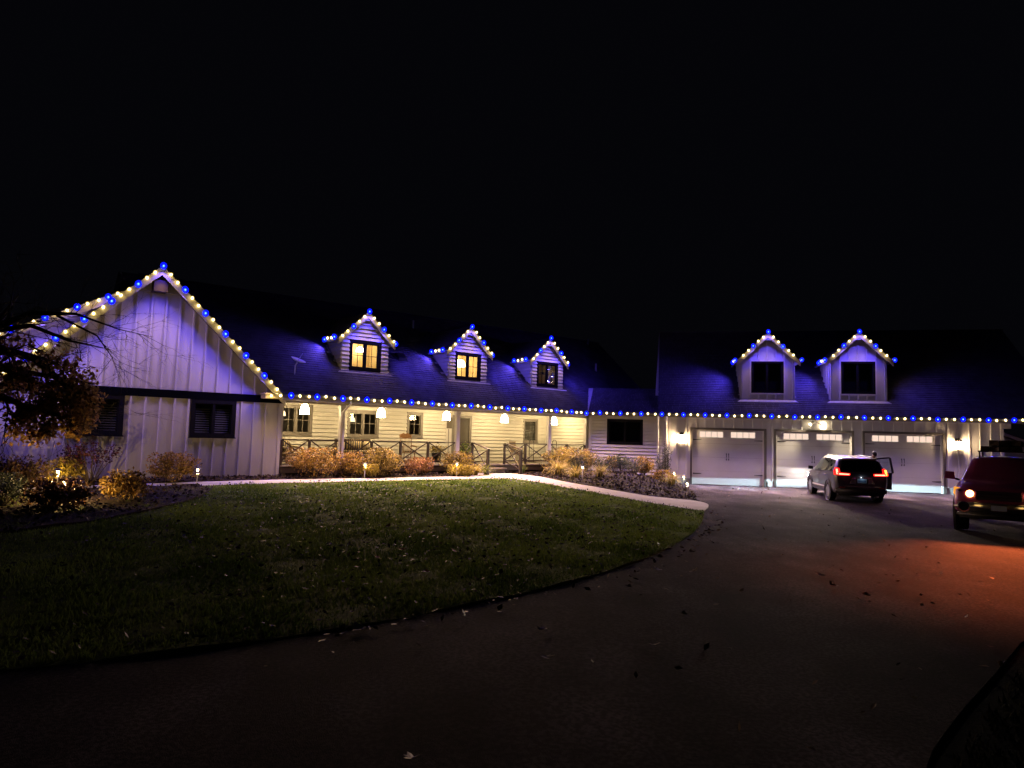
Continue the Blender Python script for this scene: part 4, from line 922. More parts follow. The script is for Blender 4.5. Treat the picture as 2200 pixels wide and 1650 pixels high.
# ------------------------------------------------------------------ PLANTS
m_stem = M('twig_bark', (.045, .030, .020), .8, .2, 8)
def leafmat(name, c1, c2, tr=.3): return M(name, c1, .55, 0, 5, spec=.3, col2=c2, tone=True, transl=tr)
lm = {'orange': leafmat('spirea_orange_leaf', (.09, .055, .014), (.40, .255, .062)), 'olive': leafmat('spirea_olive_leaf', (.08, .062, .016), (.37, .275, .07)),
      'red': leafmat('spirea_red_leaf', (.12, .056, .024), (.38, .20, .08)), 'yellow': leafmat('yellow_leaf', (.17, .13, .02), (.42, .33, .06)),
      'dark': leafmat('dark_evergreen_leaf', (.010, .018, .012), (.040, .055, .038), .1), 'burgundy': leafmat('burgundy_leaf', (.022, .006, .010), (.085, .018, .028), .2),
      'grass': leafmat('straw_blade', (.17, .13, .03), (.52, .42, .12), .3), 'green': leafmat('green_blade', (.05, .09, .02), (.25, .27, .08), .3), 'grey': leafmat('grey_green_leaf', (.028, .034, .026), (.12, .125, .10), .15),
      'brown': leafmat('oak_brown_leaf', (.20, .11, .030), (.55, .34, .11), .55), 'dusk': leafmat('dusky_brown_leaf', (.03, .018, .010), (.11, .06, .03), .3)}
def shrub(name, label, cat, pos, w, h, col, n=1500, s=(.055, .10), upright=0.25, group=None, dens_=1.0, stems=9, mixc=None):
    x, y = pos; z = gz(x, y); t = thing(name, label, cat, (x, y, z), random.uniform(0, 6), group); n = int(n*1.7)
    mb = MB(); tips = []
    lobes = [(rng.uniform(-.5, .5)*w*.75, rng.uniform(-.5, .5)*w*.75, h*rng.uniform(.45, .8), rng.uniform(.22, .36)*w) for _ in range(7)] + [(0, 0, h*.55, w*.40)]
    for k in range(stems*3):
        a = rng.uniform(0, 6.28); r = rng.uniform(.1, .5)*w; tp = Vector((math.cos(a)*r, math.sin(a)*r, h*rng.uniform(.5, 1.02)*(1 - .35*(2*r/w)**2)))
        b0 = Vector((math.cos(a)*.06*w, math.sin(a)*.06*w, -.03)); mid = b0.lerp(tp, .5) + Vector((0, 0, .08*h)); mb.tube([b0, mid, tp], [.010, .007, .003], 4, False); tips += [(mid, tp)]
    mb.build('stems', m_stem, t, fix=False)
    per = n//2
    P = []
    while len(P) < per:                                    # leaves towards the outside of irregular lobes
        lb = lobes[rng.integers(len(lobes))]; d = rng.normal(0, 1, 3); d /= np.linalg.norm(d); r = lb[3]*rng.uniform(.55, 1.05)**.6
        p = np.array([lb[0], lb[1], lb[2]]) + d*r*np.array([1, 1, .8*h/w if h > w else .9])
        if .03 < p[2] < h*1.04 and math.hypot(p[0], p[1]) < w*.56: P.append(p)
    for _ in range(n - per):                               # and along the twigs
        m_, tp = tips[rng.integers(len(tips))]; q = m_.lerp(tp, rng.uniform(.1, 1.05)); P.append(np.array(q) + rng.normal(0, .035, 3))
    P = np.array(P); up = np.stack([P[:, 0]/w, P[:, 1]/w, np.full(len(P), upright)], 1)*1.6
    tn = np.clip(.5 + .28*np.sin(P[:, 0]*7/w + 1.3*rng.uniform(0, 6))*np.sin(P[:, 1]*6/w+2) + rng.normal(0, .22, len(P)), 0, 1)
    f_ = leafsoup('foliage', P, *s, lm[col], t, updir=up, tones=tn, asp=.5)
    return t
def tuft(name, label, cat, pos, w, h, col, n=130, group=None, droop=1.15):
    n = int(n*1.5); x, y = pos; z = gz(x, y); t = thing(name, label, cat, (x, y, z), random.uniform(0, 6), group)
    V, F, T = [], [], []
    for k in range(n):
        a = rng.uniform(0, 6.28); L = rng.uniform(.55, 1.0)*math.hypot(w*.5, h)*1.05; r = rng.uniform(.25, 1); b = np.array([math.cos(a), math.sin(a), 0]); sd = np.array([-b[1], b[0], 0])*rng.uniform(.006, .013)
        base = b*rng.uniform(0, .09)*w; el = math.radians(rng.uniform(58, 86)); p = base.copy(); i0 = len(V); m_ = 6
        for j in range(m_):
            ww = 1 - j/(m_-1)*.85; V += [p - sd*ww, p + sd*ww]; T += [rng.uniform(0, .2) + .15*j]*2
            p = p + (b*math.cos(el) + np.array([0, 0, math.sin(el)]))*L/(m_-1); el -= math.radians(rng.uniform(14, 34))*droop*r*1.3
            p[2] = max(p[2], .02)
        F += [(i0+2*j, i0+2*j+1, i0+2*j+3, i0+2*j+2) for j in range(m_-1)]
    soup('foliage', np.array(V), np.array(F), lm[col], t, cols=np.clip(np.array(T), 0, 1))
    return t
h2 = lambda u, v: tuple(HF(u, v)[:2])
G1, G2, G3 = 'autumn shrubs in the bed along the porch', 'ornamental grass clumps beside the path', 'dark evergreens by the link wall'
shrub('spirea_shrub', 'broad rusty orange shrub at the wing corner of the porch', 'shrub', h2(.85, -.42), 1.75, .98, 'orange', 2300, group=G1)
shrub('spirea_shrub', 'orange shrub below the porch post with the downspout', 'shrub', h2(2.15, -.25), 1.35, .86, 'orange', 1900, group=G1)
shrub('low_shrub', 'low yellow shrub lit by a path light under the downspout post', 'shrub', h2(2.62, -.80), .85, .46, 'yellow', 900, group=G1)
shrub('spirea_shrub', 'tall tan shrub in front of the striped bench', 'shrub', h2(3.55, -.35), 1.55, 1.02, 'olive', 2300, group=G1)
shrub('spirea_shrub', 'small reddish shrub below the rocking chair', 'shrub', h2(5.25, -.15), 1.05, .66, 'red', 1300, group=G1)
shrub('spirea_shrub', 'olive shrub below the door side porch post', 'shrub', h2(6.95, -.15), 1.35, .88, 'olive', 1700, group=G1)
shrub('low_shrub', 'low bright yellow shrub beside the path light near the steps', 'shrub', h2(6.75, -.80), 1.1, .42, 'yellow', 1100, group=G1)
tuft('grass_clump', 'straw coloured grass clump left of the porch steps', 'grass clump', h2(7.55, -.70), 1.0, .5, 'grass', 150, G2)
tuft('grass_clump', 'green and straw grass clump against the left stair newel', 'grass clump', h2(8.15, -.55), .8, .52, 'green', 130, G2)
tuft('grass_clump', 'single green upright leaf clump right of the porch steps', 'grass clump', h2(10.5, -.15), .35, .62, 'green', 22, G2, .3)
tuft('grass_clump', 'large yellow grass clump at the path corner right of the steps', 'grass clump', (2.05, 29.6), 1.35, .78, 'grass', 230, G2)
shrub('spirea_shrub', 'yellow olive shrub against the right hand porch rail', 'shrub', h2(12.6, -.2), 1.7, 1.12, 'olive', 2300, group=G1)
shrub('spirea_shrub', 'yellow olive shrub at the right end post of the porch', 'shrub', h2(14.0, -.25), 1.5, 1.05, 'olive', 2000, group=G1)
shrub('evergreen_shrub', 'round dark evergreen between two yellow grass clumps', 'shrub', (3.05, 31.2), .85, .78, 'dark', 1200, (.03, .06), group=G3)
shrub('evergreen_shrub', 'round dark evergreen behind the path light of the mound', 'shrub', (4.15, 31.1), .9, .72, 'dark', 1200, (.03, .06), group=G3)
tuft('grass_clump', 'arching yellow grass clump left of the path light on the mound', 'grass clump', (2.75, 28.85), 1.15, .62, 'grass', 200, G2)
tuft('grass_clump', 'arching yellow grass clump right of the path light on the mound', 'grass clump', (3.75, 28.9), 1.15, .55, 'grass', 190, G2)
shrub('low_shrub', 'small yellow shrub below the dark sliding window', 'shrub', (4.75, 32.6), .75, .8, 'olive', 800, group=G1)
shrub('evergreen_shrub', 'dark evergreen below the left half of the sliding window', 'shrub', (5.15, 31.8), 1.05, .92, 'dark', 1500, (.03, .065), group=G3)
shrub('evergreen_shrub', 'grey green evergreen below the right half of the sliding window', 'shrub', (5.55, 31.0), 1.05, .75, 'grey', 1500, (.03, .06), group=G3)
shrub('spirea_shrub', 'copper orange shrub between the evergreens and the tall bush', 'shrub', (6.1, 31.9), 1.1, .88, 'orange', 1400, group=G1)
def tallbush():
    x, y = 6.95, 31.0; z = gz(x, y); t = thing('tall_shrub', 'tall sparse upright bush in front of the link downspout', 'shrub', (x, y, z), 0, G3); mb = MB(); P = []
    for k in range(26):
        a = rng.uniform(0, 6.28); r = rng.uniform(.05, .68)*(1 if k > 4 else .2); H = rng.uniform(.75, 1.35) if r > .3 else rng.uniform(1.25, 1.78)
        tp = Vector((math.cos(a)*r, math.sin(a)*r, H)); b0 = Vector((math.cos(a)*.05, math.sin(a)*.05, 0)); mid = b0.lerp(tp, .5)+Vector((math.cos(a)*.05, math.sin(a)*.05, 0)); mb.tube([b0, mid, tp], [.012, .008, .003], 4, False)
        for q in range(44): P.append(np.array(mid.lerp(tp, rng.uniform(-.5, 1.02))) + rng.normal(0, .045, 3))
    mb.build('stems', m_stem, t, fix=False); leafsoup('foliage', np.array(P), .055, .10, lm['grey'], t, asp=.42, updir=np.array([0, 0, .5]))
tallbush()
tuft('grass_clump', 'low rusty grass clump at the drive corner beside the lantern wall', 'grass clump', (6.75, 28.9), 1.3, .42, 'grass', 170, G2)
shrub('low_shrub', 'low copper shrub on the mound near the drive corner', 'shrub', (6.55, 29.8), .9, .5, 'orange', 900, group=G1)
G4 = 'shrubs in the dark corner bed before the wing'
shrub('spirea_shrub', 'rounded orange shrub right of the corner bed by the path light', 'shrub', (-9.85, 20.35), 1.35, .86, 'orange', 1900, group=G4)
shrub('spirea_shrub', 'orange brown shrub at the lawn edge of the corner bed', 'shrub', (-8.95, 16.3), 1.05, .72, 'orange', 1500, group=G4)
shrub('spirea_shrub', 'wide dusky brown shrub at the front of the corner bed', 'shrub', (-9.5, 14.75), 1.25, .62, 'dusk', 1900, group=G4)
def burg():
    x, y = -11.15, 18.5; z = gz(x, y); t = thing('burgundy_shrub', 'burgundy leaved shrub on bare stems above the lit yellow bush', 'shrub', (x, y, z), 0, G4); mb = MB(); P = []
    for k in range(16):
        a = rng.uniform(0, 6.28); r = rng.uniform(.25, .72); tp = Vector((math.cos(a)*r, math.sin(a)*r, rng.uniform(.75, 1.12))); mid = tp*.45; mb.tube([(0, 0, -.02), mid, tp], [.018, .012, .004], 5, False)
        for q in range(60): P.append(np.array(mid.lerp(tp, rng.uniform(.35, 1.05))) + rng.normal(0, .07, 3))
    mb.build('stems', m_stem, t, fix=False); leafsoup('foliage', np.array(P), .05, .09, lm['burgundy'], t, asp=.7)
burg()
shrub('low_shrub', 'low yellow bush glowing in the lamp light at the corner bed', 'shrub', (-11.6, 18.15), .95, .80, 'yellow', 1000, group=G4)
shrub('spirea_shrub', 'dark olive shrub at the left picture edge against the wing wall', 'shrub', (-11.95, 17.0), 1.45, .82, 'dusk', 1800, group=G4) if False else shrub('spirea_shrub', 'dark olive shrub under the tree against the wing wall', 'shrub', (-12.3, 17.3), 1.35, .80, 'dusk', 1800, group=G4)
shrub('evergreen_shrub', 'dark shrub below the tree trunk in the corner bed', 'shrub', (-10.75, 14.7), 1.0, .66, 'dark', 1300, (.03, .06), group=G4)
shrub('evergreen_shrub', 'small dark shrub between the olive and the dusky brown ones', 'shrub', (-11.5, 15.7), .95, .55, 'dark', 1200, (.03, .06), group=G4)
# path lights, and one added unseen lamp below the tree
m_plamp = EM('lit_path_lamp', (1, .74, .38), 25.0); plight = None
for (x, y), lab in (((-8.82, 19.62), 'path light at the wing end of the path'), (h2(2.45, -1.12), 'path light glowing inside the yellow shrub below the porch'), (h2(6.42, -1.02), 'path light beside the bright yellow shrub near the steps'),
                    ((2.95, 28.1), 'path light between the yellow grass clumps on the mound'), ((6.72, 26.25), 'path light at the very tip of the mound by the drive'), ((7.18, 28.6), 'path light on the drive edge below the lantern wall'),
                    ((7.25, 30.6), 'path light half hidden behind the tall bush'), ((-11.35, 17.45), 'path light under the low yellow bush of the corner bed'), ((-9.95, 15.55), 'added lamp out of sight behind the dusky brown shrub below the tree')):
    z = gz(x, y)
    if plight is None:
        plight = thing('path_light', lab, 'path light', (x, y, z), 0, 'path lights around the beds'); H = .50  # also names the added unseen lamp below the tree
        MB().lathe([(.016, -.08), (.013, H-.15)], (0, 0, 0), 8).build('stake', m_blackmetal if False else m_metalw, plight)
        MB().tube([(.03, 0, H-.155), (.032, 0, H-.02)], .004, 4).build('stay', m_metalw, plight); MB().lathe([(.034, H-.155), (.034, H-.149)], (0, 0, 0), 10).build('collar', m_metalw, plight)
        MB().lathe([(.026, H-.072), (.03, H-.02), (.022, H-.008)], (0, 0, 0), 10).build('lamp_lens', m_plamp, plight)
        MB().lathe([(.105, H-.012), (.10, H), (.055, H+.035), (.012, H+.05)], (0, 0, 0), 16).build('hat', m_blackmetal, plight, smooth=True)
        lp = bpy.data.lights.new('path_lamp', 'POINT'); lp.color = (1, .62, .22); lp.energy = 7.0; lp.shadow_soft_size = .012; lo = bpy.data.objects.new('path_lamp', lp); COL.objects.link(lo); lo.parent = plight; lo.location = (0, 0, H-.112)
    else:
        p = copy_tree(plight); p.location = (x, y, z); p['label'] = lab
        if 'bush of' in lab or 'below the tree' in lab:          # stronger lamps; the unseen one below the tree is added to light its leaves
            for ch in p.children:
                if ch.type == 'LIGHT': ch.data = ch.data.copy(); ch.data.energy = 20 if 'bush' in lab else 230
# ------------------------------------------------------------------ TREES
m_bark = M('grey_bark', (.035, .027, .022), .9, .3, 9, .8, 40, stretch=(1, 1, .3))
def tree(name, label, base, limbs, leaves_at, nleaf, col, group=None, lsize=(.07, .13), seed=1, twig=.0):
    rs_ = random.Random(seed); r2 = np.random.default_rng(seed); b = Vector(base); t = thing(name, label, 'tree', base, 0, group)
    mb = MB(); tr = limbs[0]; mb.tube(*[[Vector(p) for p in tr[0]], tr[1]], 10).build('trunk', m_bark, t, smooth=True)
    tips = []; tw = MB()
    for pts, rad in limbs[1:]:
        P = [Vector(p) for p in pts]; MB().tube(P, rad, 7).build('limb', m_bark, t, smooth=True)
        for i in range(1, len(P)):
            for _ in range(5):
                q = P[i-1].lerp(P[i], rs_.random()); d = (P[i]-P[i-1]).normalized()
                def grow(q, d, L, r, depth):
                    k = 4; pp = [q]; dd = d.copy()
                    for j in range(k):
                        dd = (dd + Vector((rs_.gauss(0, .22), rs_.gauss(0, .22), rs_.gauss(-.02, .16)))).normalized(); pp.append(pp[-1] + dd*L/k)
                    tw.tube(pp, [r*(1-.8*j/k) for j in range(k+1)], 4, False); tips.append(pp)
                    if depth:
                        for _ in range(3):
                            j = rs_.randint(1, k); s = Vector((rs_.gauss(0, 1), rs_.gauss(0, 1), rs_.gauss(0, .6))).normalized(); grow(pp[j], (dd*.9+s*.7).normalized(), L*rs_.uniform(.4, .7), r*.55, depth-1)
                s = Vector((rs_.gauss(0, 1), rs_.gauss(0, .8), rs_.gauss(.1, .6))).normalized()
                grow(q, (d+s*.75).normalized(), rs_.uniform(.5, 1.25), max(.006, rad[min(i, len(rad)-1)]*.35), 2)
    tw.build('twigs', m_bark, t, fix=False)
    pts = [p for pp in tips for p in pp[1:]]; pa = np.array([tuple(p) for p in pts]); P = []
    for (cx, cy_, cz, rad, share) in leaves_at:
        d = np.linalg.norm(pa - np.array([cx, cy_, cz]), axis=1); near = np.where(d < rad)[0]
        for _ in range(int(nleaf*share)):
            if len(near): P.append(pa[r2.choice(near)] + r2.normal(0, .09, 3))
            else: P.append(np.array([cx, cy_, cz]) + r2.normal(0, rad*.4, 3))
    if P:
        P = np.array(P); leafsoup('leaves', P, *lsize, lm[col], t, updir=np.array([0, 0, -.5]), asp=.55)
    return t
# the near tree stands off the left edge of the frame; its limbs reach into view
tb = (-11.9, 14.6, float(hgt(-11.9, 14.6)))
L0 = [((0, 0, -.4), (.05, 0, 1.2), (.1, .1, 2.4), (.0, .2, 4.2), (.2, .3, 6.5)), [.24, .20, .17, .13, .05]]
limbs = [L0,
 ([(.1, .1, 2.2), (.9, .1, 3.35), (1.7, .1, 3.13), (2.4, .1, 2.54), (3.05, .2, 2.15)], [.13, .11, .085, .05, .012]),
 ([(.1, .1, 3.0), (.8, .0, 3.75), (1.5, .1, 4.12), (2.4, .2, 4.15), (3.3, .3, 3.85), (4.05, .3, 3.70)], [.11, .09, .06, .03, .012, .005]),
 ([(2.0, .2, 4.1), (2.9, .2, 3.68), (3.25, .2, 3.23), (3.36, .2, 2.98)], [.03, .018, .009, .005]),
 ([(.1, .1, 1.6), (.9, -.1, 2.40), (1.6, -.1, 2.14), (2.4, .0, 1.92), (2.75, .0, 1.75)], [.12, .10, .065, .03, .010]),
 ([(.1, .1, 2.5), (.9, .2, 2.92), (1.9, .3, 2.78), (2.8, .4, 2.64)], [.09, .08, .05, .012]),
 ([(.1, .1, 3.2), (.7, .3, 4.0), (1.0, .4, 4.6)], [.09, .06, .012]),
 ([(.1, .1, 3.6), (1.3, .4, 3.9), (2.1, .5, 3.6), (2.9, .6, 3.45)], [.08, .05, .03, .008])]
tree('bare_tree', 'dark half bare tree reaching in from the left with brown leaves on its lower twigs', tb, limbs,
     [(2.5, .1, 2.05, .55, .34), (1.75, .1, 1.75, .45, .20), (2.5, .1, 2.5, .45, .14), (1.2, .1, 2.5, .6, .12), (2.0, .2, 2.8, .6, .12), (1.1, .1, 3.2, .6, .08)], 5000, 'brown', lsize=(.08, .15), seed=5)
tree('distant_tree', 'far tree whose upper twigs catch a little light above the wing roof', tuple(HF(1.2, 13.5, .3)), [
     [((0, 0, -.3), (0, .1, 3), (.1, 0, 6), (0, 0, 8.2)), [.22, .17, .10, .03]], ([(0, 0, 4), (.6, -.2, 5.4), (1.0, -.3, 6.8), (1.3, -.3, 7.8)], [.09, .07, .04, .01]), ([(0, .1, 4.6), (-.7, 0, 5.8), (-1.2, -.2, 7.0)], [.09, .06, .02]), ([(0, 0, 5.2), (.2, -.6, 6.4), (.4, -.9, 7.5)], [.08, .05, .02])],
     [(.6, -.3, 7.2, 1.6, .6), (-.4, -.2, 6.8, 1.6, .4)], 420, 'dusk', seed=9)
# ------------------------------------------------------------------ PORCH RAILING AND FURNITURE
def railing(name, label, bays, group, stairs):
    t = thing(name, label, 'railing', (O1.x, O1.y, 0), A1, group)
    posts = sorted({b for bay in bays for b in bay})
    V0 = .50
    for u0 in posts:
        if any(abs(u0-q) < .12 for q in (2.17, 2.35, 7.34, 7.52, 12.46, 12.64)): continue
        MB().box(u0-.04, u0+.04, V0-.04, V0+.04, .77, 1.66).build('post', m_rail, t)
    for a, b in bays:
        MB().bar((a+.04, V0, 1.675), (b-.04, V0, 1.675), .085, .032).build('top_rail', m_rail, t)
        MB().bar((a+.04, V0, .92), (b-.04, V0, .92), .05, .05).build('bottom_rail', m_rail, t)
        MB().bar((a+.04, V0-.012, .955), (b-.04, V0-.012, 1.655), .022, .042).build('brace', m_rail, t)
        MB().bar((a+.04, V0+.012, 1.655), (b-.04, V0+.012, .955), .022, .042).build('brace', m_rail, t)
    for (u0, u1, v1) in stairs:                            # raked rail down beside the steps
        zb = .36; MB().box(u1-.05, u1+.05, v1-.05, v1+.05, zb-.1, zb+1.05).build('newel', m_rail, t)
        MB().bar((u0, V0-.04, 1.68), (u1, v1-.06, 1.43), .10, .035).build('top_rail', m_rail, t)
        MB().bar((u0, V0-.04, .90), (u1, v1+.05, .60), .05, .05).build('bottom_rail', m_rail, t)
        MB().bar((u0-.012, V0-.04, .95), (u1-.012, v1+.05, 1.38), .022, .042, ).build('brace', m_rail, t)
        MB().bar((u0+.012, V0-.04, 1.62), (u1+.012, v1+.05, .65), .022, .042).build('brace', m_rail, t)
    return t
railing('porch_railing', 'dark crossed porch railing left of the steps', [(-.02+.05, 1.05), (1.05, 2.17), (2.35, 3.51), (3.51, 4.76), (4.76, 6.02), (6.02, 7.34), (7.52, 8.21)], 'crossed railings of the porch', [(8.21, 8.21, -.62)])
railing('porch_railing', 'dark crossed porch railing right of the steps', [(9.95, 11.14), (11.14, 12.46), (12.64, 13.69), (13.69, 14.85)], 'crossed railings of the porch', [(9.95, 9.95, -.62)])
m_wick = M('pale_wicker', (.40, .33, .22), .7, .2, 14, .4, 80); m_wood = M('oak_wood', (.20, .10, .04), .45, .25, 5, stretch=(1, 1, .2)); m_darkw = M('dark_wood', (.055, .035, .025), .5, .25, 6)
def STRIPE(name, c1, c2, sc, axis=(1, 0, 0)):
    mt = M(name, c1, .8); nt = mt.node_tree; b = nt.nodes['Principled BSDF']; w = nd(nt, 'ShaderNodeTexWave'); w.wave_type = 'BANDS'; w.bands_direction = 'X'; w.inputs['Scale'].default_value = sc; w.inputs['Distortion'].default_value = .25
    tc = nd(nt, 'ShaderNodeTexCoord'); nt.links.new(tc.outputs['Object'], w.inputs[0]); cr = nd(nt, 'ShaderNodeValToRGB'); e = cr.color_ramp.elements; e[0].color = (*c1, 1); e[1].color = (*c2, 1); e[0].position = .42; e[1].position = .58
    nt.links.new(w.outputs['Fac'], cr.inputs[0]); nt.links.new(cr.outputs[0], b.inputs['Base Color']); return mt
m_stripe = STRIPE('striped_cushion_fabric', (.32, .24, .12), (.035, .032, .04), 3.2)
DZ = .77
def rbox(x0, x1, y0, y1, z0, z1, name, mat, parent, bev=.03):
    bm = bmesh.new(); bmesh.ops.create_cube(bm, size=1)
    for v in bm.verts: v.co = Vector(((x0+x1)/2 + v.co.x*(x1-x0), (y0+y1)/2 + v.co.y*(y1-y0), (z0+z1)/2 + v.co.z*(z1-z0)))
    bmesh.ops.bevel(bm, geom=list(bm.edges), offset=bev, segments=3, affect='EDGES'); me = bpy.data.meshes.new(name); bm.to_mesh(me); bm.free()
    me.polygons.foreach_set('use_smooth', [True]*len(me.polygons)); return obj(name, me, mat, parent)
def at(u, v): return HF(u, v, DZ)
def armchair():
    t = thing('wicker_armchair', 'pale wicker armchair with a striped back cushion at the wing end of the porch', 'armchair', at(.62, 1.35), A1+R(25))
    rbox(-.32, .32, -.30, .32, .30, .42, 'seat', m_stripe, t); rbox(-.34, .34, -.34, .34, .16, .295, 'seat_base', m_wick, t)
    mb = MB(); P = []
    for k in range(9):
        a = math.pi*(k/8); P.append((.36*math.cos(a), .18+.22*math.sin(a), .64 + .34*math.sin(a)))
    for k in range(8): mb.hexa([(P[k][0], P[k][1], .3), (P[k+1][0], P[k+1][1], .3), (P[k+1][0]*1.08, P[k+1][1]+.05, .3), (P[k][0]*1.08, P[k][1]+.05, .3)], [P[k], P[k+1], (P[k+1][0]*1.08, P[k+1][1]+.06, P[k+1][2]), (P[k][0]*1.08, P[k][1]+.06, P[k][2])])
    mb.build('back', m_wick, t); rbox(-.24, .24, .20, .33, .43, .86, 'cushion', m_stripe, t)
    for s in (-1, 1): MB().tube([(s*.36, .2, .64), (s*.38, -.1, .62), (s*.37, -.32, .58), (s*.36, -.36, .45)], .04, 8).build('arm', m_wick, t, smooth=True)
    for x in (-.3, .3):
        for y in (-.3, .3): MB().tube([(x, y, 0), (x, y, .17)], .025, 6).build('leg', m_wick, t)
armchair()
def chair(name, label, loc, rz, mat, h=.95, group=None, sling=None):
    t = thing(name, label, 'chair', loc, rz, group)
    rbox(-.24, .24, -.24, .24, .41, .46, 'seat', sling or mat, t, .015)
    for x in (-.21, .21): MB().tube([(x, -.22, 0), (x, -.21, .42)], .018, 6).build('leg', mat, t); MB().tube([(x, .24, 0), (x, .21, .44), (x*1.02, .30, h)], .018, 6).build('leg', mat, t)
    if sling: MB().hexa([(-.2, .22, .47), (.2, .22, .47), (.2, .24, .47), (-.2, .24, .47)], [(-.2, .30, h-.02), (.2, .30, h-.02), (.2, .315, h-.02), (-.2, .315, h-.02)]).build('back', sling, t)
    else:
        for z in (.62, .76, .9): MB().bar((-.2, .235+(z-.44)*.17, z), (.2, .235+(z-.44)*.17, z), .02, .06).build('slat', mat, t)
    for s in (-1, 1): MB().tube([(s*.23, .27, .66), (s*.25, -.05, .66), (s*.24, -.22, .64), (s*.23, -.22, .44)], .016, 6).build('arm', mat, t)
    return t
t = thing('side_table', 'round pale side table between the porch chairs', 'table', at(1.72, 1.55), A1)
MB().lathe([(.30, .50), (.31, .52), (.30, .54)], (0, 0, 0), 24).build('tabletop', m_wick, t); MB().lathe([(.24, .40), (.24, .50)], (0, 0, 0), 20).build('apron', m_wick, t)
for k in range(3): a = k*2.1+.4; MB().tube([(.21*math.cos(a), .21*math.sin(a), .42), (.26*math.cos(a), .26*math.sin(a), 0)], .018, 6).build('leg', m_wick, t)
chair('wooden_chair', 'dark wooden armchair half hidden by the downspout post', at(2.55, 1.75), A1-R(80), m_darkw, .9)
t = thing('porch_bench', 'dark bench with striped cushions under the second porch window', 'bench', at(3.75, 2.35), A1)
MB().box(-.78, .78, -.28, .28, .34, .385).build('seat', m_darkw, t); rbox(-.74, .74, -.28, .22, .39, .50, 'cushion', m_stripe, t)
rbox(-.36, .36, .12, .25, .50, .92, 'cushion', m_stripe, t, .05); rbox(-.72, -.40, .10, .23, .50, .86, 'pillow', m_wick, t, .05); rbox(.40, .72, .10, .23, .50, .86, 'pillow', m_wick, t, .05)
MB().box(-.78, .78, .25, .29, .39, .95).build('back', m_darkw, t)
for s in (-1, 1):
    MB().box(s*.80-.03, s*.80+.03, -.29, .29, .56, .61).build('arm', m_darkw, t)
    for y in (-.26, .26): MB().box(s*.80-.025, s*.80+.025, y-.025, y+.025, 0, .56).build('leg', m_darkw, t)
MB().box(-.76, .76, -.27, -.24, .10, .33).build('front_panel', m_darkw, t)
t = thing('plant_stand', 'small pale stand beside the bench', 'stand', at(4.98, 2.2), A1)
MB().box(-.2, .2, -.2, .2, .56, .60).build('tabletop', m_wick, t); MB().box(-.17, .17, -.17, .17, .22, .24).build('shelf', m_wick, t)
for x in (-.17, .17):
    for y in (-.17, .17): MB().box(x-.018, x+.018, y-.018, y+.018, 0, .56).build('leg', m_wick, t)
def rocker():
    t = thing('rocking_chair', 'tall oak rocking chair with a carved crest between two windows', 'rocking chair', at(5.95, 1.95), A1-R(12))
    rbox(-.26, .26, -.26, .24, .42, .46, 'seat', m_wood, t, .018)
    for s in (-1, 1):
        MB().tube([(s*.25, -.55, .09), (s*.25, -.3, .03), (s*.25, 0, .015), (s*.25, .3, .04), (s*.25, .62, .12)], .018, 6).build('rocker', m_wood, t)
        MB().tube([(s*.22, -.22, .03), (s*.24, -.21, .24), (s*.22, -.2, .43)], .019, 7).build('leg', m_wood, t); MB().tube([(s*.22, .22, .04), (s*.2, .2, .43)], .019, 7).build('leg', m_wood, t)
        MB().tube([(s*.22, .22, .45), (s*.235, .30, .8), (s*.25, .40, 1.16)], .018, 7).build('stile', m_wood, t)
        MB().tube([(s*.235, .27, .72), (s*.29, .0, .70), (s*.29, -.24, .68)], .020, 6).build('arm', m_wood, t); MB().tube([(s*.28, -.2, .46), (s*.29, -.2, .68)], .014, 6).build('arm_post', m_wood, t)
    n = 9
    for k in range(7): x = -.17+k*.34/6; MB().tube([(x, .21, .46), (x*1.02, .29, .74), (x*1.05, .375, 1.02)], .009, 5).build('spindle', m_wood, t)
    P = [(-.26, 1.17), (-.18, 1.20), (-.09, 1.245), (0, 1.20), (.09, 1.245), (.18, 1.20), (.26, 1.17), (.25, 1.07), (.12, 1.02), (0, 1.0), (-.12, 1.02), (-.25, 1.07)]
    MB().prism([(x, .375+(z-1.0)*.12, z) for x, z in P], (0, .03, 0)).build('crest_rail', m_wood, t); rbox(-.2, .2, -.2, .2, .462, .50, 'cushion', m_stripe, t, .02)
rocker()
def planter(label, loc, r, h, leafh, col, n):
    t = thing('planter', label, 'planter', loc, 0, 'planters by the front door'); MB().lathe([(r*.75, 0), (r, h*.9), (r*1.06, h*.9), (r*1.06, h), (r*.9, h), (r*.88, h*.9)], (0, 0, 0), 18).build('pot', m_blackmetal, t, smooth=True)
    P = rng.normal(0, 1, (n, 3))*np.array([r*.75, r*.75, leafh*.35]) + np.array([0, 0, h+leafh*.45]); P = P[P[:, 2] > h-.02]; leafsoup('foliage', P, .06, .12, lm[col], t, updir=np.array([0, 0, .6]))
planter('planter with dark foliage against the door side post', at(7.75, 2.55), .22, .42, .3, 'olive', 260); planter('black planter of green leaves in the doorway', at(9.2, 2.45), .22, .45, .32, 'green', 320)
m_sling = M('tan_sling_fabric', (.20, .15, .10), .8, .1, 9)
chair('patio_chair', 'tan sling patio chair behind the right railing', at(11.75, 1.85), A1+R(10), m_wick, 1.0, None, m_sling)
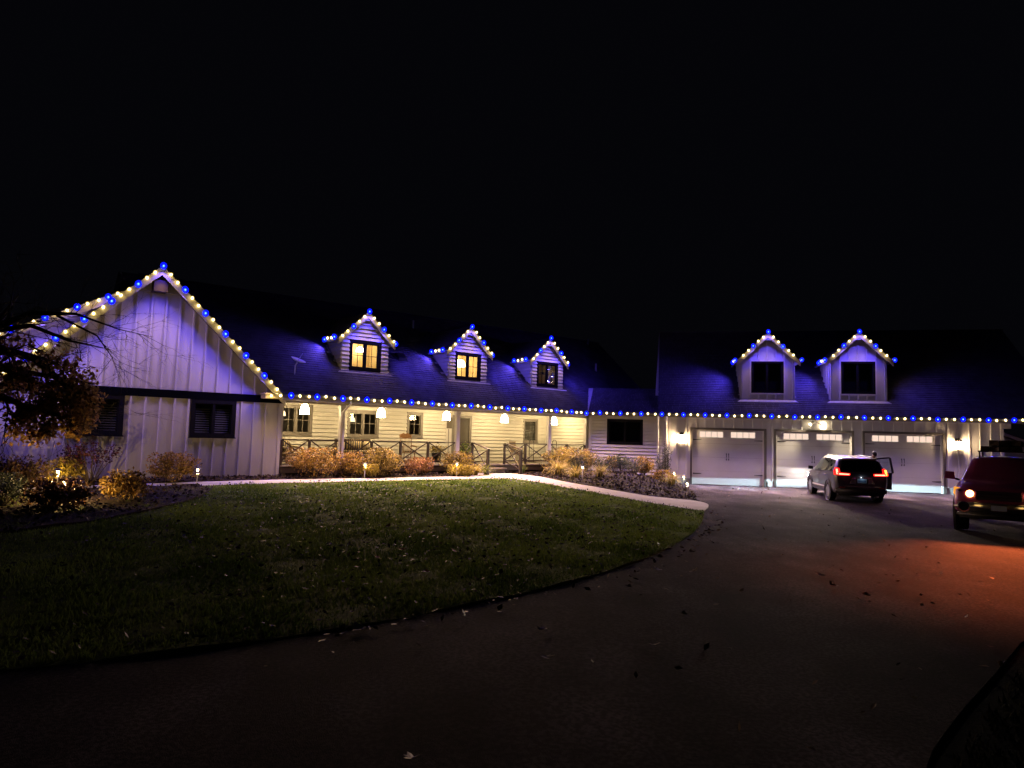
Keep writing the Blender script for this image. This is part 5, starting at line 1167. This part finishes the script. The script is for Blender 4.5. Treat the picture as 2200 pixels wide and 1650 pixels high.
for k, (u0, lab) in enumerate(((12.95, 'bent tube hoop stand under the blind covered window'), (14.45, 'bent tube hoop stand near the end post of the porch'))):
    t = thing('hoop_stand', lab, 'stand', at(u0, 2.2), A1, 'hoop stands on the porch'); a = .14
    MB().tube([(-a, 0, 0), (-a, 0, .95)] + [(-a*math.cos(q), 0, .95+a*math.sin(q)) for q in np.linspace(.3, 2.84, 7)] + [(a, 0, .95), (a, 0, 0)], .016, 6).build('hoop', m_blackmetal, t, smooth=True)
    MB().box(-.2, .2, -.12, .12, 0, .025).build('base_plate', m_blackmetal, t)
t = obj('doormat', MB().box(-.5, .5, -.25, .25, 0, .018).mesh('doormat'), M('coir_mat', (.16, .11, .055), .95, .25, 12, .6, 120), None, at(9.9, 2.75), (0, 0, A1)); tag(t, 'brown coir doormat on the deck before the bright wall', 'doormat')

# ------------------------------------------------------------------ VEHICLES (local: x forward, y left)
m_tyre = M('tyre_rubber', (.012, .012, .013), .8, .2, 20, .3, 90); m_rim = M('alloy', (.55, .55, .57), .3, .05, 5, metal=.9); m_chrome = M('chrome', (.75, .75, .77), .12, .02, 5, metal=1.0)
m_grey = M('grey_metallic_paint', (.070, .068, .078), .34, .04, 3, metal=.4, coat=.5); m_maroon = M('dark_maroon_paint', (.26, .042, .14), .38, .05, 3, metal=.1, coat=.6); m_clad = M('black_plastic', (.016, .016, .017), .55, .15, 9, .2, 90)
m_tint = GLASS('tinted_car_glass', (.30, .32, .33), .02, .9); m_carglass = GLASS('car_glass', (.75, .82, .80), .02, .9)
def loft(stations, sharp=()):
    V, F = [], []; k = len(stations[0][1])
    rings = []
    for x, P in stations:
        ring = [(x, y, z) for y, z in P] + [(x, -y, z) for y, z in reversed(P[1:-1])]; rings.append(ring)
    n = len(rings[0])
    for r in rings: V += r
    for i in range(len(rings)-1):
        for j in range(n): F.append((i*n+j, i*n+(j+1) % n, (i+1)*n+(j+1) % n, (i+1)*n+j))
    F.append(tuple(range(n-1, -1, -1))); F.append(tuple(range((len(rings)-1)*n, len(rings)*n)))
    me = bpy.data.meshes.new('body'); me.from_pydata(V, [], F); bm = bmesh.new(); bm.from_mesh(me); bmesh.ops.recalc_face_normals(bm, faces=bm.faces)
    cl = bm.edges.layers.float.get('crease_edge') or bm.edges.layers.float.new('crease_edge'); bm.verts.ensure_lookup_table(); hard = {2: .5, 4: .75, 5: .7}
    for e in bm.edges:                                     # crisp shoulder and roof lines
        a, b = e.verts[0].index, e.verts[1].index
        if a % n == b % n:
            j = a % n; j = j if j < k else n - j
            if j in hard: e[cl] = hard[j]
        elif a // n == b // n and (a // n) in sharp: e[cl] = .6
    bm.to_mesh(me); bm.free(); me.polygons.foreach_set('use_smooth', [True]*len(me.polygons)); return me
def wheel(parent, x, y, r, w, side, spokes=5):
    o = MB().lathe([(r*.62, -w/2), (r*.93, -w/2), (r, -w*.36), (r, w*.36), (r*.93, w/2), (r*.62, w/2), (r*.60, w*.30), (r*.60, -w*.30)], (0, 0, 0), 32, 'y').build('wheel', m_tyre, parent, smooth=True); o.location = (x, y, r)
    mb = MB(); s = side; mb.lathe([(r*.60, s*w*.46), (r*.635, s*w*.46), (r*.62, -s*w*.2), (r*.585, -s*w*.2)], (0, 0, 0), 32, 'y')
    mb.lathe([(r*.13, s*w*.36), (r*.13, s*w*.44), (r*.08, s*w*.46)], (0, 0, 0), 12, 'y')
    for k in range(spokes):
        for dq in (-.16, .16):
            a = 2*math.pi*k/spokes + .3; p = Vector((math.cos(a+dq*.4)*r*.10, s*w*.40, math.sin(a+dq*.4)*r*.10)); q = Vector((math.cos(a+dq)*r*.61, s*w*.42, math.sin(a+dq)*r*.61)); mb.bar(p, q, .035, .045, (0, 1, 0))
    mb.build('rim', m_rim, o)
    MB().lathe([(r*.58, -.012), (r*.58, .012)], (0, s*w*.12, 0), 24, 'y').build('brake_disc', m_clad, o)
    return o
def sidepanel(St, i0, i1, t0, t1, s, off=.012, e0=0., e1=0.):
    """a pane on the cabin side between stations i0..i1 of the loft, from fraction t0 to t1 of the glass height"""
    q = []
    for i, e in ((i0, e0), (i1, -e1)):
        x, P = St[i]
        for t in (t0, t1): y = P[4][0]*(1-t)+P[5][0]*t; z = P[4][1]*(1-t)+P[5][1]*t; q.append(Vector((x+e, s*(y+off), z)))
    return q[0], q[2], q[3], q[1]
RL = Vector((12.2, 26.32)); hd = R(80)                       # rear left wheel and heading of the parked car
c_ = RL - Vector((-1.33*math.cos(hd) - .79*math.sin(hd), -1.33*math.sin(hd) + .79*math.cos(hd)))
suv = thing('suv', 'grey suv with red tail lights parked nose in at the middle garage door', 'car', (c_.x, c_.y, -.072), hd); suv.rotation_euler = (0, R(-1.0), hd)
SS = [(-2.30, [(0, .50), (.60, .50), (.74, .56), (.82, .72), (.80, .96), (.72, 1.02), (0, 1.04)]),
      (-2.22, [(0, .34), (.70, .34), (.84, .44), (.915, .74), (.885, 1.03), (.80, 1.12), (0, 1.15)]),
      (-2.02, [(0, .27), (.74, .27), (.88, .40), (.925, .78), (.90, 1.08), (.70, 1.50), (0, 1.56)]),
      (-1.86, [(0, .26), (.76, .26), (.89, .38), (.925, .79), (.905, 1.08), (.68, 1.60), (0, 1.66)]),
      (-1.1, [(0, .24), (.78, .24), (.89, .37), (.925, .80), (.905, 1.04), (.67, 1.64), (0, 1.70)]),
      (-.2, [(0, .24), (.78, .24), (.89, .36), (.925, .78), (.905, 1.01), (.66, 1.64), (0, 1.70)]),
      (.35, [(0, .24), (.78, .24), (.89, .36), (.925, .76), (.90, .99), (.64, 1.58), (0, 1.65)]),
      (.80, [(0, .24), (.78, .24), (.89, .36), (.92, .75), (.895, .98), (.70, 1.33), (0, 1.40)]),
      (1.20, [(0, .24), (.78, .24), (.88, .38), (.92, .74), (.88, .97), (.78, 1.06), (0, 1.10)]),
      (1.75, [(0, .24), (.76, .24), (.87, .40), (.915, .70), (.85, .92), (.70, .99), (0, 1.03)]),
      (2.12, [(0, .28), (.72, .28), (.80, .42), (.86, .64), (.78, .82), (.60, .90), (0, .93)]),
      (2.28, [(0, .40), (.55, .40), (.66, .46), (.72, .60), (.64, .72), (.5, .77), (0, .80)])]
body = obj('body', loft(SS, (0, 2, 8)), m_grey, suv); sb = body.modifiers.new('smooth', 'SUBSURF'); sb.levels = 2; sb.render_levels = 2
for s, nm in ((1, 'l'), (-1, 'r')):
    for i0, i1, t1, e0, e1 in ((3, 4, .84, .12, .04), (4, 5, .86, .05, .04), (5, 6, .86, .05, .0), (6, 7, .80, .0, .06)):
        a, b, c, d = sidepanel(SS, i0, i1, .10, t1, s, .012, e0, e1); MB().prism([a, b, c, d], (0, s*.006, 0)).build('side_window', m_tint if i0 < 5 else m_carglass, suv)
    MB().prism([(-.93, s*.945, .30), (.93, s*.94, .30), (.93, s*.94, .40), (-.93, s*.945, .40)], (0, -s*.05, 0)).build('sill_trim', m_clad, suv)
    MB().prism([(-.85, s*.932, .46), (.85, s*.930, .44), (.85, s*.930, .49), (-.85, s*.932, .51)], (0, -s*.03, 0)).build('sill_trim', m_metalw, suv)
    for x in (-1.33, 1.33): 
        MB().lathe([(.415, -.02), (.43, .03), (.395, .035), (.36, .0)], (x, s*.90, .36), 28, 'y').build('wheel_arch', m_clad, suv)
        wheel(suv, x, s*.80, .36, .235, s)
    MB().tube([(-1.55, s*.585, 1.615), (-1.45, s*.585, 1.665), (.0, s*.58, 1.672), (.2, s*.58, 1.61)], .016, 6).build('roof_rail', m_clad, suv)
    if s == 1:
        mr = MB().hexa([(.62, .96, 1.03), (.62, 1.15, 1.05), (.80, 1.12, 1.05), (.80, .97, 1.03)], [(.63, .96, 1.17), (.63, 1.14, 1.18), (.76, 1.10, 1.16), (.76, .97, 1.16)]).build('wing_mirror', m_clad, suv)
        for x in (.0, -.95): MB().tube([(x, .935, .93), (x-.10, .955, .935), (x-.20, .935, .93)], .013, 6).build('door_handle', m_grey, suv)
MB().prism([(-2.055+.0, .62, 1.52), (-2.055, -.62, 1.52), (-2.235, -.70, 1.14), (-2.235, .70, 1.14)], (-.012, 0, .004)).build('rear_window', m_tint, suv)
rbox(-2.13, -1.72, -.60, .60, 1.565, 1.615, 'spoiler', m_grey, suv, .022)
MB().prism([(.42, .58, 1.60), (.42, -.58, 1.60), (1.14, -.72, 1.12), (1.14, .72, 1.12)], (.012, 0, .012)).build('windscreen', m_carglass, suv)
m_tail = EM('lit_tail_light', (1, .10, .06), 11.0); m_tailr = EM('red_tail_lens', (1, .012, .008), 2.0, False); m_taila = EM('lit_amber_lens', (1, .35, .04), 6.0, False)
for s in (1, -1):
    tl = MB().hexa([(-2.19, s*.93, 1.00), (-2.31, s*.80, 1.00), (-2.31, s*.40, 1.00), (-2.20, s*.40, 1.00)], [(-2.19, s*.93, 1.10), (-2.31, s*.80, 1.09), (-2.31, s*.40, 1.07), (-2.20, s*.40, 1.07)]).build('tail_light', m_tailr, suv)
    tl['label'] = 'glowing red tail light' if s > 0 else 'glowing red tail light with an amber corner'
    MB().hexa([(-2.12, s*.935, 1.10), (-2.27, s*.82, 1.09), (-2.26, s*.72, 1.09), (-2.10, s*.72, 1.09)], [(-2.04, s*.85, 1.27), (-2.17, s*.80, 1.26), (-2.16, s*.73, 1.25), (-2.04, s*.73, 1.25)]).build('lens', m_tailr, tl)
    MB().hexa([(-2.318, s*.78, 1.018), (-2.325, s*.78, 1.018), (-2.325, s*.43, 1.018), (-2.318, s*.43, 1.018)], [(-2.318, s*.78, 1.065), (-2.325, s*.78, 1.065), (-2.325, s*.43, 1.055), (-2.318, s*.43, 1.055)]).build('lamp_strip', m_tail, tl)
    MB().hexa([(-2.285, s*.865, 1.03), (-2.30, s*.84, 1.03), (-2.31, s*.80, 1.03), (-2.27, s*.80, 1.03)], [(-2.20, s*.865, 1.22), (-2.215, s*.84, 1.22), (-2.21, s*.80, 1.22), (-2.17, s*.80, 1.22)]).build('lamp_strip', m_tail if s > 0 else m_taila, tl)
    MB().box(-2.325, -2.27, s*.66-.09, s*.66+.09, .545, .575).build('reflector', M('red_reflector', (.5, .02, .02), .3), suv)
rbox(-2.335, -1.9, -.86, .86, .27, .60, 'rear_bumper', m_clad, suv, .09)
MB().bar((-2.345, .62, .605), (-2.345, -.62, .605), .02, .03).build('bumper_trim', m_chrome, suv)
MB().hexa([(-2.318, .44, .70), (-2.318, -.44, .70), (-2.28, -.44, .70), (-2.28, .44, .70)], [(-2.322, .32, .93), (-2.322, -.32, .93), (-2.28, -.32, .93), (-2.28, .32, .93)]).build('plate_recess', m_chrome, suv)
MB().hexa([(-2.326, .20, .70), (-2.326, -.20, .70), (-2.30, -.20, .70), (-2.30, .20, .70)], [(-2.331, .20, .90), (-2.331, -.20, .90), (-2.30, -.20, .90), (-2.30, .20, .90)]).build('plate_frame', m_clad, suv)
m_plate = M('licence_plate', (.45, .62, .72), .4, .06, 8); pl = MB().hexa([(-2.334, .155, .73), (-2.334, -.155, .73), (-2.328, -.155, .73), (-2.328, .155, .73)], [(-2.339, .155, .885), (-2.339, -.155, .885), (-2.33, -.155, .885), (-2.33, .155, .885)]).build('number_plate', m_plate, suv)
for k in range(7):                                           # blurred dark blue characters on the plate
    y = .115 - k*.0375; MB().box(-2.3415, -2.336, y-.013, y+.013, .765, .83).build('plate_character', M('plate_ink', (.05, .12, .30), .5) if k == 0 else bpy.data.materials['plate_ink'], pl)
MB().box(-2.344, -2.338, -.11, .11, .85, .868).build('plate_band', bpy.data.materials['plate_ink'], pl)
ld = bpy.data.lights.new('plate_lamp', 'POINT'); ld.energy = .35; ld.color = (.75, .9, 1); ld.shadow_soft_size = .02; lo = bpy.data.objects.new('plate_lamp', ld); COL.objects.link(lo); lo.parent = suv; lo.location = (-2.40, 0, .935)
# seats with head rests that show through the rear window
for y in (.38, -.38):
    for x in (-.55, .35): rbox(x-.10, x+.10, y-.24, y+.24, .55, 1.22, 'seat_back', m_clad, suv, .06); rbox(x-.07, x+.05, y-.13, y+.13, 1.25, 1.44, 'head_rest', m_clad, suv, .05)
# open front passenger door
pd = MB(); HX, HY = .72, -.93; da = R(62)
def dp(l, o, z): return (HX - l*math.cos(da) + o*math.sin(da), HY - l*math.sin(da) - o*math.cos(da), z)
pd.hexa([dp(0, 0, .34), dp(1.05, 0, .34), dp(1.05, .09, .34), dp(0, .09, .34)], [dp(.04, .0, .99), dp(1.08, .0, 1.01), dp(1.08, .08, 1.01), dp(.04, .08, .99)]); o_d = pd.build('door', m_grey, suv); o_d['label'] = 'open passenger door'
fr_ = MB()
for a, b in (((.05, .99), (.45, 1.53)), ((.45, 1.53), (1.02, 1.60)), ((1.02, 1.60), (1.10, .99))):
    fr_.bar((*dp(a[0], .04 - (a[1]-1)*.25, a[1])[:2], a[1]), (*dp(b[0], .04-(b[1]-1)*.25, b[1])[:2], b[1]), .055, .06)
fr_.build('window_frame', m_clad, o_d)
g = [(.12, 1.01), (1.05, 1.02), (1.0, 1.56), (.46, 1.50)]; MB().prism([Vector((*dp(a, .04-(z-1)*.25, z)[:2], z)) for a, z in g], (.004, .004, 0)).build('window_pane', m_carglass, o_d)
MB().lathe([(.05, 0), (.05, .14)], (-2.22, -.55, .26), 10, 'x').build('exhaust', m_chrome, suv)
# head and fog lamps: their beams have the level cut-off of real lamps
m_head = EM('lit_headlight', (1, .95, .85), 30.0, False)
def beam(parent, loc, energy, col, heading, e0, e1, soft, spread, name, radius=.03, wide=0.0):
    l = bpy.data.lights.new(name, 'POINT'); l.energy = energy; l.color = col; l.shadow_soft_size = radius; l.use_nodes = True; nt = l.node_tree; em = nt.nodes['Emission']
    ge = nd(nt, 'ShaderNodeNewGeometry'); sp = nd(nt, 'ShaderNodeSeparateXYZ'); nt.links.new(ge.outputs['Incoming'], sp.inputs[0])
    def mr(src, a, b, c, d): n = nd(nt, 'ShaderNodeMapRange'); n.interpolation_type = 'SMOOTHSTEP'; n.inputs[1].default_value = a; n.inputs[2].default_value = b; n.inputs[3].default_value = c; n.inputs[4].default_value = d; nt.links.new(src, n.inputs[0]); return n.outputs[0]
    def mt_(op, a, b): n = nd(nt, 'ShaderNodeMath'); n.operation = op; nt.links.new(a, n.inputs[0]); (nt.links.new(b, n.inputs[1]) if not isinstance(b, float) else setattr(n.inputs[1], 'default_value', b)); return n.outputs[0]
    dt = nd(nt, 'ShaderNodeVectorMath'); dt.operation = 'DOT_PRODUCT'; nt.links.new(ge.outputs['Incoming'], dt.inputs[0]); dt.inputs[1].default_value = (math.cos(heading), math.sin(heading), 0)
    k = mt_('MULTIPLY', mr(sp.outputs[2], e1, e1-soft, 0., 1.), mr(sp.outputs[2], e0-soft*3, e0, 0., 1.)); k = mt_('MULTIPLY', k, mr(dt.outputs['Value'], spread, 1.0, 0., 1.))
    if wide: k = mt_('MULTIPLY', k, mt_('POWER', mt_('MAXIMUM', dt.outputs['Value'], .16), -wide))   # a wide flat fog beam
    nt.links.new(k, em.inputs['Strength']); o = bpy.data.objects.new(name, l); COL.objects.link(o); o.parent = parent; o.location = loc; return o
BEAMS = []
for y in (.66, -.66):
    hl = MB().hexa([(2.20, y-.16, .66), (2.20, y+.14, .66), (2.0, y+.2, .68), (2.0, y-.16, .68)], [(2.17, y-.16, .78), (2.12, y+.16, .78), (1.9, y+.2, .84), (2.0, y-.16, .82)]).build('headlight', m_head, suv)
    beam(suv, (2.34, y*.98, .70), 90, (1, .90, .76), hd, -.24, .16, .015, .35, 'headlight_beam'); beam(suv, (2.36, y, .42), 150, (.62, .93, 1.0), hd, -.16, -.012, .012, -.6, 'fog_lamp_beam', wide=2.6)

# pickup at the right edge, facing the camera
tw_ = Vector((11.97, 18.39)); th = R(232)
def tloc(x, y): return Vector((x*math.cos(th) - y*math.sin(th), x*math.sin(th) + y*math.cos(th)))
tc_ = tw_ - tloc(1.78, -.86)
tz = float(hgt(tc_.x, tc_.y))
pick = thing('pickup_truck', 'dark maroon pickup facing us at the right edge with amber headlights', 'pickup', (tc_.x, tc_.y, tz), th)
PS = [(-2.85, [(0, .60), (.80, .60), (.92, .66), (.98, .85), (.96, 1.12), (.92, 1.20), (0, 1.20)]),
      (-1.75, [(0, .45), (.85, .45), (.97, .55), (1.0, .9), (.98, 1.15), (.92, 1.22), (0, 1.22)]),
      (-1.62, [(0, .45), (.85, .45), (.97, .55), (1.0, .9), (.98, 1.18), (.74, 1.78), (0, 1.86)]),
      (-.9, [(0, .45), (.85, .45), (.97, .55), (1.0, .9), (.98, 1.19), (.72, 1.87), (0, 1.94)]),
      (-.2, [(0, .45), (.85, .45), (.97, .55), (1.01, .9), (.98, 1.19), (.72, 1.88), (0, 1.95)]),
      (.25, [(0, .45), (.85, .45), (.97, .55), (1.01, .9), (.98, 1.19), (.73, 1.82), (0, 1.89)]),
      (.70, [(0, .45), (.85, .45), (.97, .55), (1.01, .9), (.98, 1.19), (.79, 1.56), (0, 1.63)]),
      (1.10, [(0, .45), (.85, .45), (.97, .55), (1.01, .9), (.985, 1.19), (.86, 1.28), (0, 1.34)]),
      (1.9, [(0, .45), (.85, .45), (.97, .56), (1.01, .88), (.975, 1.15), (.82, 1.24), (0, 1.30)]),
      (2.5, [(0, .45), (.85, .45), (.95, .56), (.99, .84), (.94, 1.08), (.76, 1.18), (0, 1.24)]),
      (2.68, [(0, .48), (.80, .48), (.88, .58), (.90, .82), (.84, 1.00), (.66, 1.08), (0, 1.13)])]
m_bump = M('scuffed_chrome', (.30, .29, .30), .32, .1, 6, metal=.9)
pb = obj('body', loft(PS, (0, 5, 7, 10)), m_maroon, pick); sb = pb.modifiers.new('smooth', 'SUBSURF'); sb.levels = 2; sb.render_levels = 2
m_amber = EM('lit_amber_headlight', (1, .36, .04), 1.0, False); m_amberc = EM('lit_amber_lamp', (1, .60, .16), 14.0)
for s in (1, -1):
    hl = MB().hexa([(2.69, s*.50, .90), (2.55, s*.93, .93), (2.3, s*.99, .95), (2.4, s*.50, .90)], [(2.66, s*.52, 1.07), (2.46, s*.92, 1.13), (2.2, s*.985, 1.12), (2.4, s*.52, 1.07)]).build('headlight', m_amber, pick)
    MB().lathe([(.0, .0), (.085, .0), (.085, .02), (.0, .03)], (2.685, s*.60, .985), 14, 'x').build('lamp', m_amberc, hl)
    MB().lathe([(.045, .0), (.06, .012), (.045, .02)], (2.63, s*.80, 1.02), 14, 'x').build('lamp', m_chrome, hl)
    MB().lathe([(.13, .0), (.13, .05), (.10, .052), (.10, .0)], (2.80, s*.72, .66), 20, 'x').build('fog_lamp_ring', m_chrome, pick); MB().lathe([(.0, .02), (.098, .02), (.098, .03), (.0, .035)], (2.80, s*.72, .66), 18, 'x').build('fog_lamp', m_clad, pick)
    for x in (-1.85, 1.78):
        MB().lathe([(.46, -.03), (.475, .03), (.44, .035), (.40, .0)], (x, s*.985, .42), 28, 'y').build('wheel_arch', m_clad, pick); wheel(pick, x, s*.86, .40, .29, s, 6)
    mr = MB().hexa([(.82, s*1.06, 1.26), (.82, s*1.34, 1.28), (.96, s*1.32, 1.28), (.98, s*1.06, 1.26)], [(.84, s*1.08, 1.47), (.84, s*1.31, 1.48), (.94, s*1.30, 1.47), (.96, s*1.08, 1.46)]).build('wing_mirror', m_maroon, pick); MB().bar((.9, s*.96, 1.25), (.9, s*1.1, 1.29), .08, .05).build('mirror_arm', m_clad, mr)
    for i0, i1, t1, e0, e1 in ((2, 3, .72, .12, .03), (4, 5, .74, .0, .0), (5, 6, .66, .0, .12)):
        a, b, c, d = sidepanel(PS, i0, i1, .10, t1, s, .004, e0, e1); MB().prism([a, b, c, d], (0, s*.006, 0)).build('side_window', m_tint, pick)
    MB().tube([(-1.15, s*.55, 1.86), (-1.1, s*.55, 2.035), (.05, s*.55, 2.035), (.1, s*.55, 1.86)], .02, 6).build('rack_rail', m_clad, pick)
MB().prism([(.27, .62, 1.785), (.27, -.62, 1.785), (1.03, -.78, 1.30), (1.03, .78, 1.30)], (.02, 0, .02)).build('windscreen', m_carglass, pick)
MB().bar((2.74, .46, .96), (2.74, -.46, .96), .05, .22).build('grille', m_clad, pick)
for k in range(3): MB().bar((2.775, .44, .89+k*.07), (2.775, -.44, .89+k*.07), .02, .022).build('grille_bar', m_chrome, pick)
rbox(2.36, 2.795, -.945, .945, .55, .775, 'front_bumper', m_bump, pick, .085)
rbox(2.38, 2.76, -.89, .89, .38, .56, 'air_dam', m_clad, pick, .06)
MB().box(2.805, 2.815, -.16, .16, .60, .73).build('number_plate', m_plate, pick)
for y in (.40, -.40): rbox(-.05, .15, y-.25, y+.25, .7, 1.42, 'seat_back', m_clad, pick, .06); rbox(-.02, .10, y-.14, y+.14, 1.44, 1.66, 'head_rest', m_clad, pick, .05)
MB().lathe([(.19, -.014), (.19, .014), (.16, .014), (.16, -.014)], (.58, .40, 1.28), 18, 'x').build('steering_wheel', m_clad, pick)
for x in (-.9, -.1): MB().bar((x, .60, 2.05), (x, -.60, 2.05), .05, .035).build('rack_bar', m_clad, pick)
for s in (1, -1): beam(pick, (2.95, s*.60, .98), 1700, (1, .17, .045), th + R(13), -.40, -.085, .035, .62, 'headlight_beam', .07)
# gear strapped on the rack
def gear(lab, x0, x1, y0, y1, z0, z1, tilt, n):
    p = tc_ + tloc(0, 0); t = thing('roof_cargo', lab, 'cargo', (p.x, p.y, tz), th, 'gear strapped on the pickup rack')
    for k in range(n):
        y = y0 + (y1-y0)*k/n; MB().hexa([(x0, y, z0), (x1+random.uniform(-.15, .15), y, z0+tilt), (x1, y+(y1-y0)/n*.85, z0+tilt), (x0, y+(y1-y0)/n*.85, z0)], [(x0, y, z1), (x1, y, z1+tilt), (x1, y+(y1-y0)/n*.85, z1+tilt), (x0, y+(y1-y0)/n*.85, z1)]).build('plank', m_darkw, t)
    for x in (x0+.2, x1-.35): MB().box(x, x+.05, y0-.02, y1, z0-.005, z1+.012).build('strap', m_clad, t)
gear('lower stack of dark boards lying on the pickup roof rack', -1.2, .65, -.48, .40, 2.072, 2.18, .0, 4); gear('upper shorter dark boards on top of the roof rack stack', -1.0, .45, -.30, .44, 2.20, 2.34, .02, 3)
# ------------------------------------------------------------------ PERSON behind the car
def person():
    pos = c_ + Vector((.30*math.cos(hd)+1.28*math.sin(hd), .30*math.sin(hd)-1.28*math.cos(hd))); z0 = float(hgt(pos.x, pos.y))
    t = thing('person', 'person in dark clothes standing inside the open car door, only the head showing', 'person', (pos.x, pos.y, z0), hd + R(25))
    V, E, Rd = [], [], []
    def ch(pts, rad, root=None):
        for p, r in zip(pts, rad):
            V.append(p); Rd.append(r)
            if root is not None: E.append((root, len(V)-1))
            root = len(V)-1
        return root
    pel = ch([(0, 0, .95)], [.15]); sp_ = ch([(0, 0, 1.10), (-.01, 0, 1.26), (0, 0, 1.40)], [.135, .15, .12], pel); nk = ch([(.015, 0, 1.50), (.03, 0, 1.56)], [.055, .058], sp_); ch([(.035, 0, 1.63), (.03, 0, 1.70)], [.088, .075], nk)
    for s in (1, -1):
        ch([(0, s*.10, .88), (.02, s*.105, .50), (-.01, s*.11, .10), (.12, s*.12, .05)], [.095, .062, .045, .042], pel)
        w = ch([(0, s*.17, 1.40), (-.02, s*.24, 1.14), (.06, s*.26, .90)], [.062, .045, .030], sp_); pm = ch([(.08, s*.265, .82)], [.036], w)
        for k, L in enumerate((.075, .085, .08, .06)): ch([(.065+.018*k, s*.268, .76), (.072+.018*k, s*.262, .76-L*.55), (.072+.018*k, s*.252, .76-L)], [.011, .009, .008], pm)
        ch([(.11, s*.258, .80), (.125, s*.245, .765)], [.012, .009], pm)
    me = bpy.data.meshes.new('figure'); me.from_pydata(V, E, []); o = bpy.data.objects.new('figure', me); COL.objects.link(o)
    sk = o.modifiers.new('skin', 'SKIN'); sk.use_smooth_shade = True
    for i, r in enumerate(Rd): me.skin_vertices[0].data[i].radius = (r, r)
    me.skin_vertices[0].data[0].use_root = True; o.modifiers.new('sub', 'SUBSURF').levels = 2
    dg = bpy.context.evaluated_depsgraph_get(); m2 = bpy.data.meshes.new_from_object(o.evaluated_get(dg)); bpy.data.objects.remove(o)
    m2.name = 'person_body'; m2.materials.clear()
    for mt in (M('skin', (.35, .20, .14), .5), M('dark_jacket', (.012, .012, .016), .8), M('dark_trousers', (.018, .02, .028), .85), M('dark_shoe', (.01, .01, .01), .5)): m2.materials.append(mt)
    for p in m2.polygons:
        z = p.center.z; y = abs(p.center.y); p.material_index = 3 if z < .09 else 2 if (z < .95 and y < .22) else 1 if (z > .88 and z < 1.50 and not (y > .22 and z < .89)) else 0
        p.use_smooth = True
    b = obj('body', m2, None, t)
    bm = bmesh.new(); bmesh.ops.create_icosphere(bm, subdivisions=3, radius=1)
    for v in bm.verts: v.co = Vector((v.co.x*.108 + .012, v.co.y*.092, v.co.z*.115 + 1.715)) + Vector((0, 0, .012*math.sin(v.co.y*9)))
    bmesh.ops.delete(bm, geom=[v for v in bm.verts if v.co.z < 1.70 - (.9*(.035 - v.co.x) if v.co.x < .035 else -.12*(v.co.x-.035)/.05)], context='VERTS'); hm = bpy.data.meshes.new('hair'); bm.to_mesh(hm); bm.free()
    hm.polygons.foreach_set('use_smooth', [True]*len(hm.polygons)); obj('hair', hm, M('dark_hair', (.012, .009, .008), .6), t)
    MB().lathe([(.014, -.022), (.016, -.01), (.006, .022)], (.118, 0, 1.645), 8).build('nose', bpy.data.materials['skin'], t, smooth=True)
    for s in (1, -1): MB().lathe([(.010, 0), (.012, .004), (.0, .008)], (.118, s*.032, 1.675), 8, 'x').build('eye', m_metalw, t); MB().lathe([(.006, -.03), (.012, 0), (.006, .03)], (.02, s*.09, 1.655), 8).build('ear', bpy.data.materials['skin'], t, smooth=True)
    MB().bar((.125, -.022, 1.605), (.125, .022, 1.605), .01, .008).build('mouth', M('lips', (.30, .12, .10), .5), t)
person()
# satellite dish on the porch roof
t = thing('satellite_dish', 'pale satellite dish on the porch roof beside the big gable', 'dish', HF(.55, .95, roofz(.95)), A1)
MB().tube([(0, 0, -.05), (0, -.02, .30), (.05, -.08, .42)], .02, 8).build('mast', m_zinc, t)
P0 = Vector((.05, -.12, .46)); ax = Vector((.25, -.35, .92)).normalized(); ex = ax.orthogonal().normalized(); ey = ax.cross(ex); mb = MB(); n = 18
for k, (r, h_) in enumerate(((.02, 0), (.18, .02), (.32, .07), (.33, .068), (.18, .008), (.02, -.012))):
    for j in range(n): a = 2*math.pi*j/n; mb.v.append(tuple(P0 + (ex*math.cos(a) + ey*math.sin(a)*.8)*r + ax*h_))
for i in range(5):
    for j in range(n): mb.f.append((i*n+j, i*n+(j+1) % n, (i+1)*n+(j+1) % n, (i+1)*n+j))
mb.f += [tuple(range(n)), tuple(range(5*n, 6*n))]; mb.build('reflector', m_metalw, t, smooth=True); MB().tube([P0, P0+ax*.3+Vector((0, -.12, 0))], .012, 6).build('feed_arm', m_zinc, t)
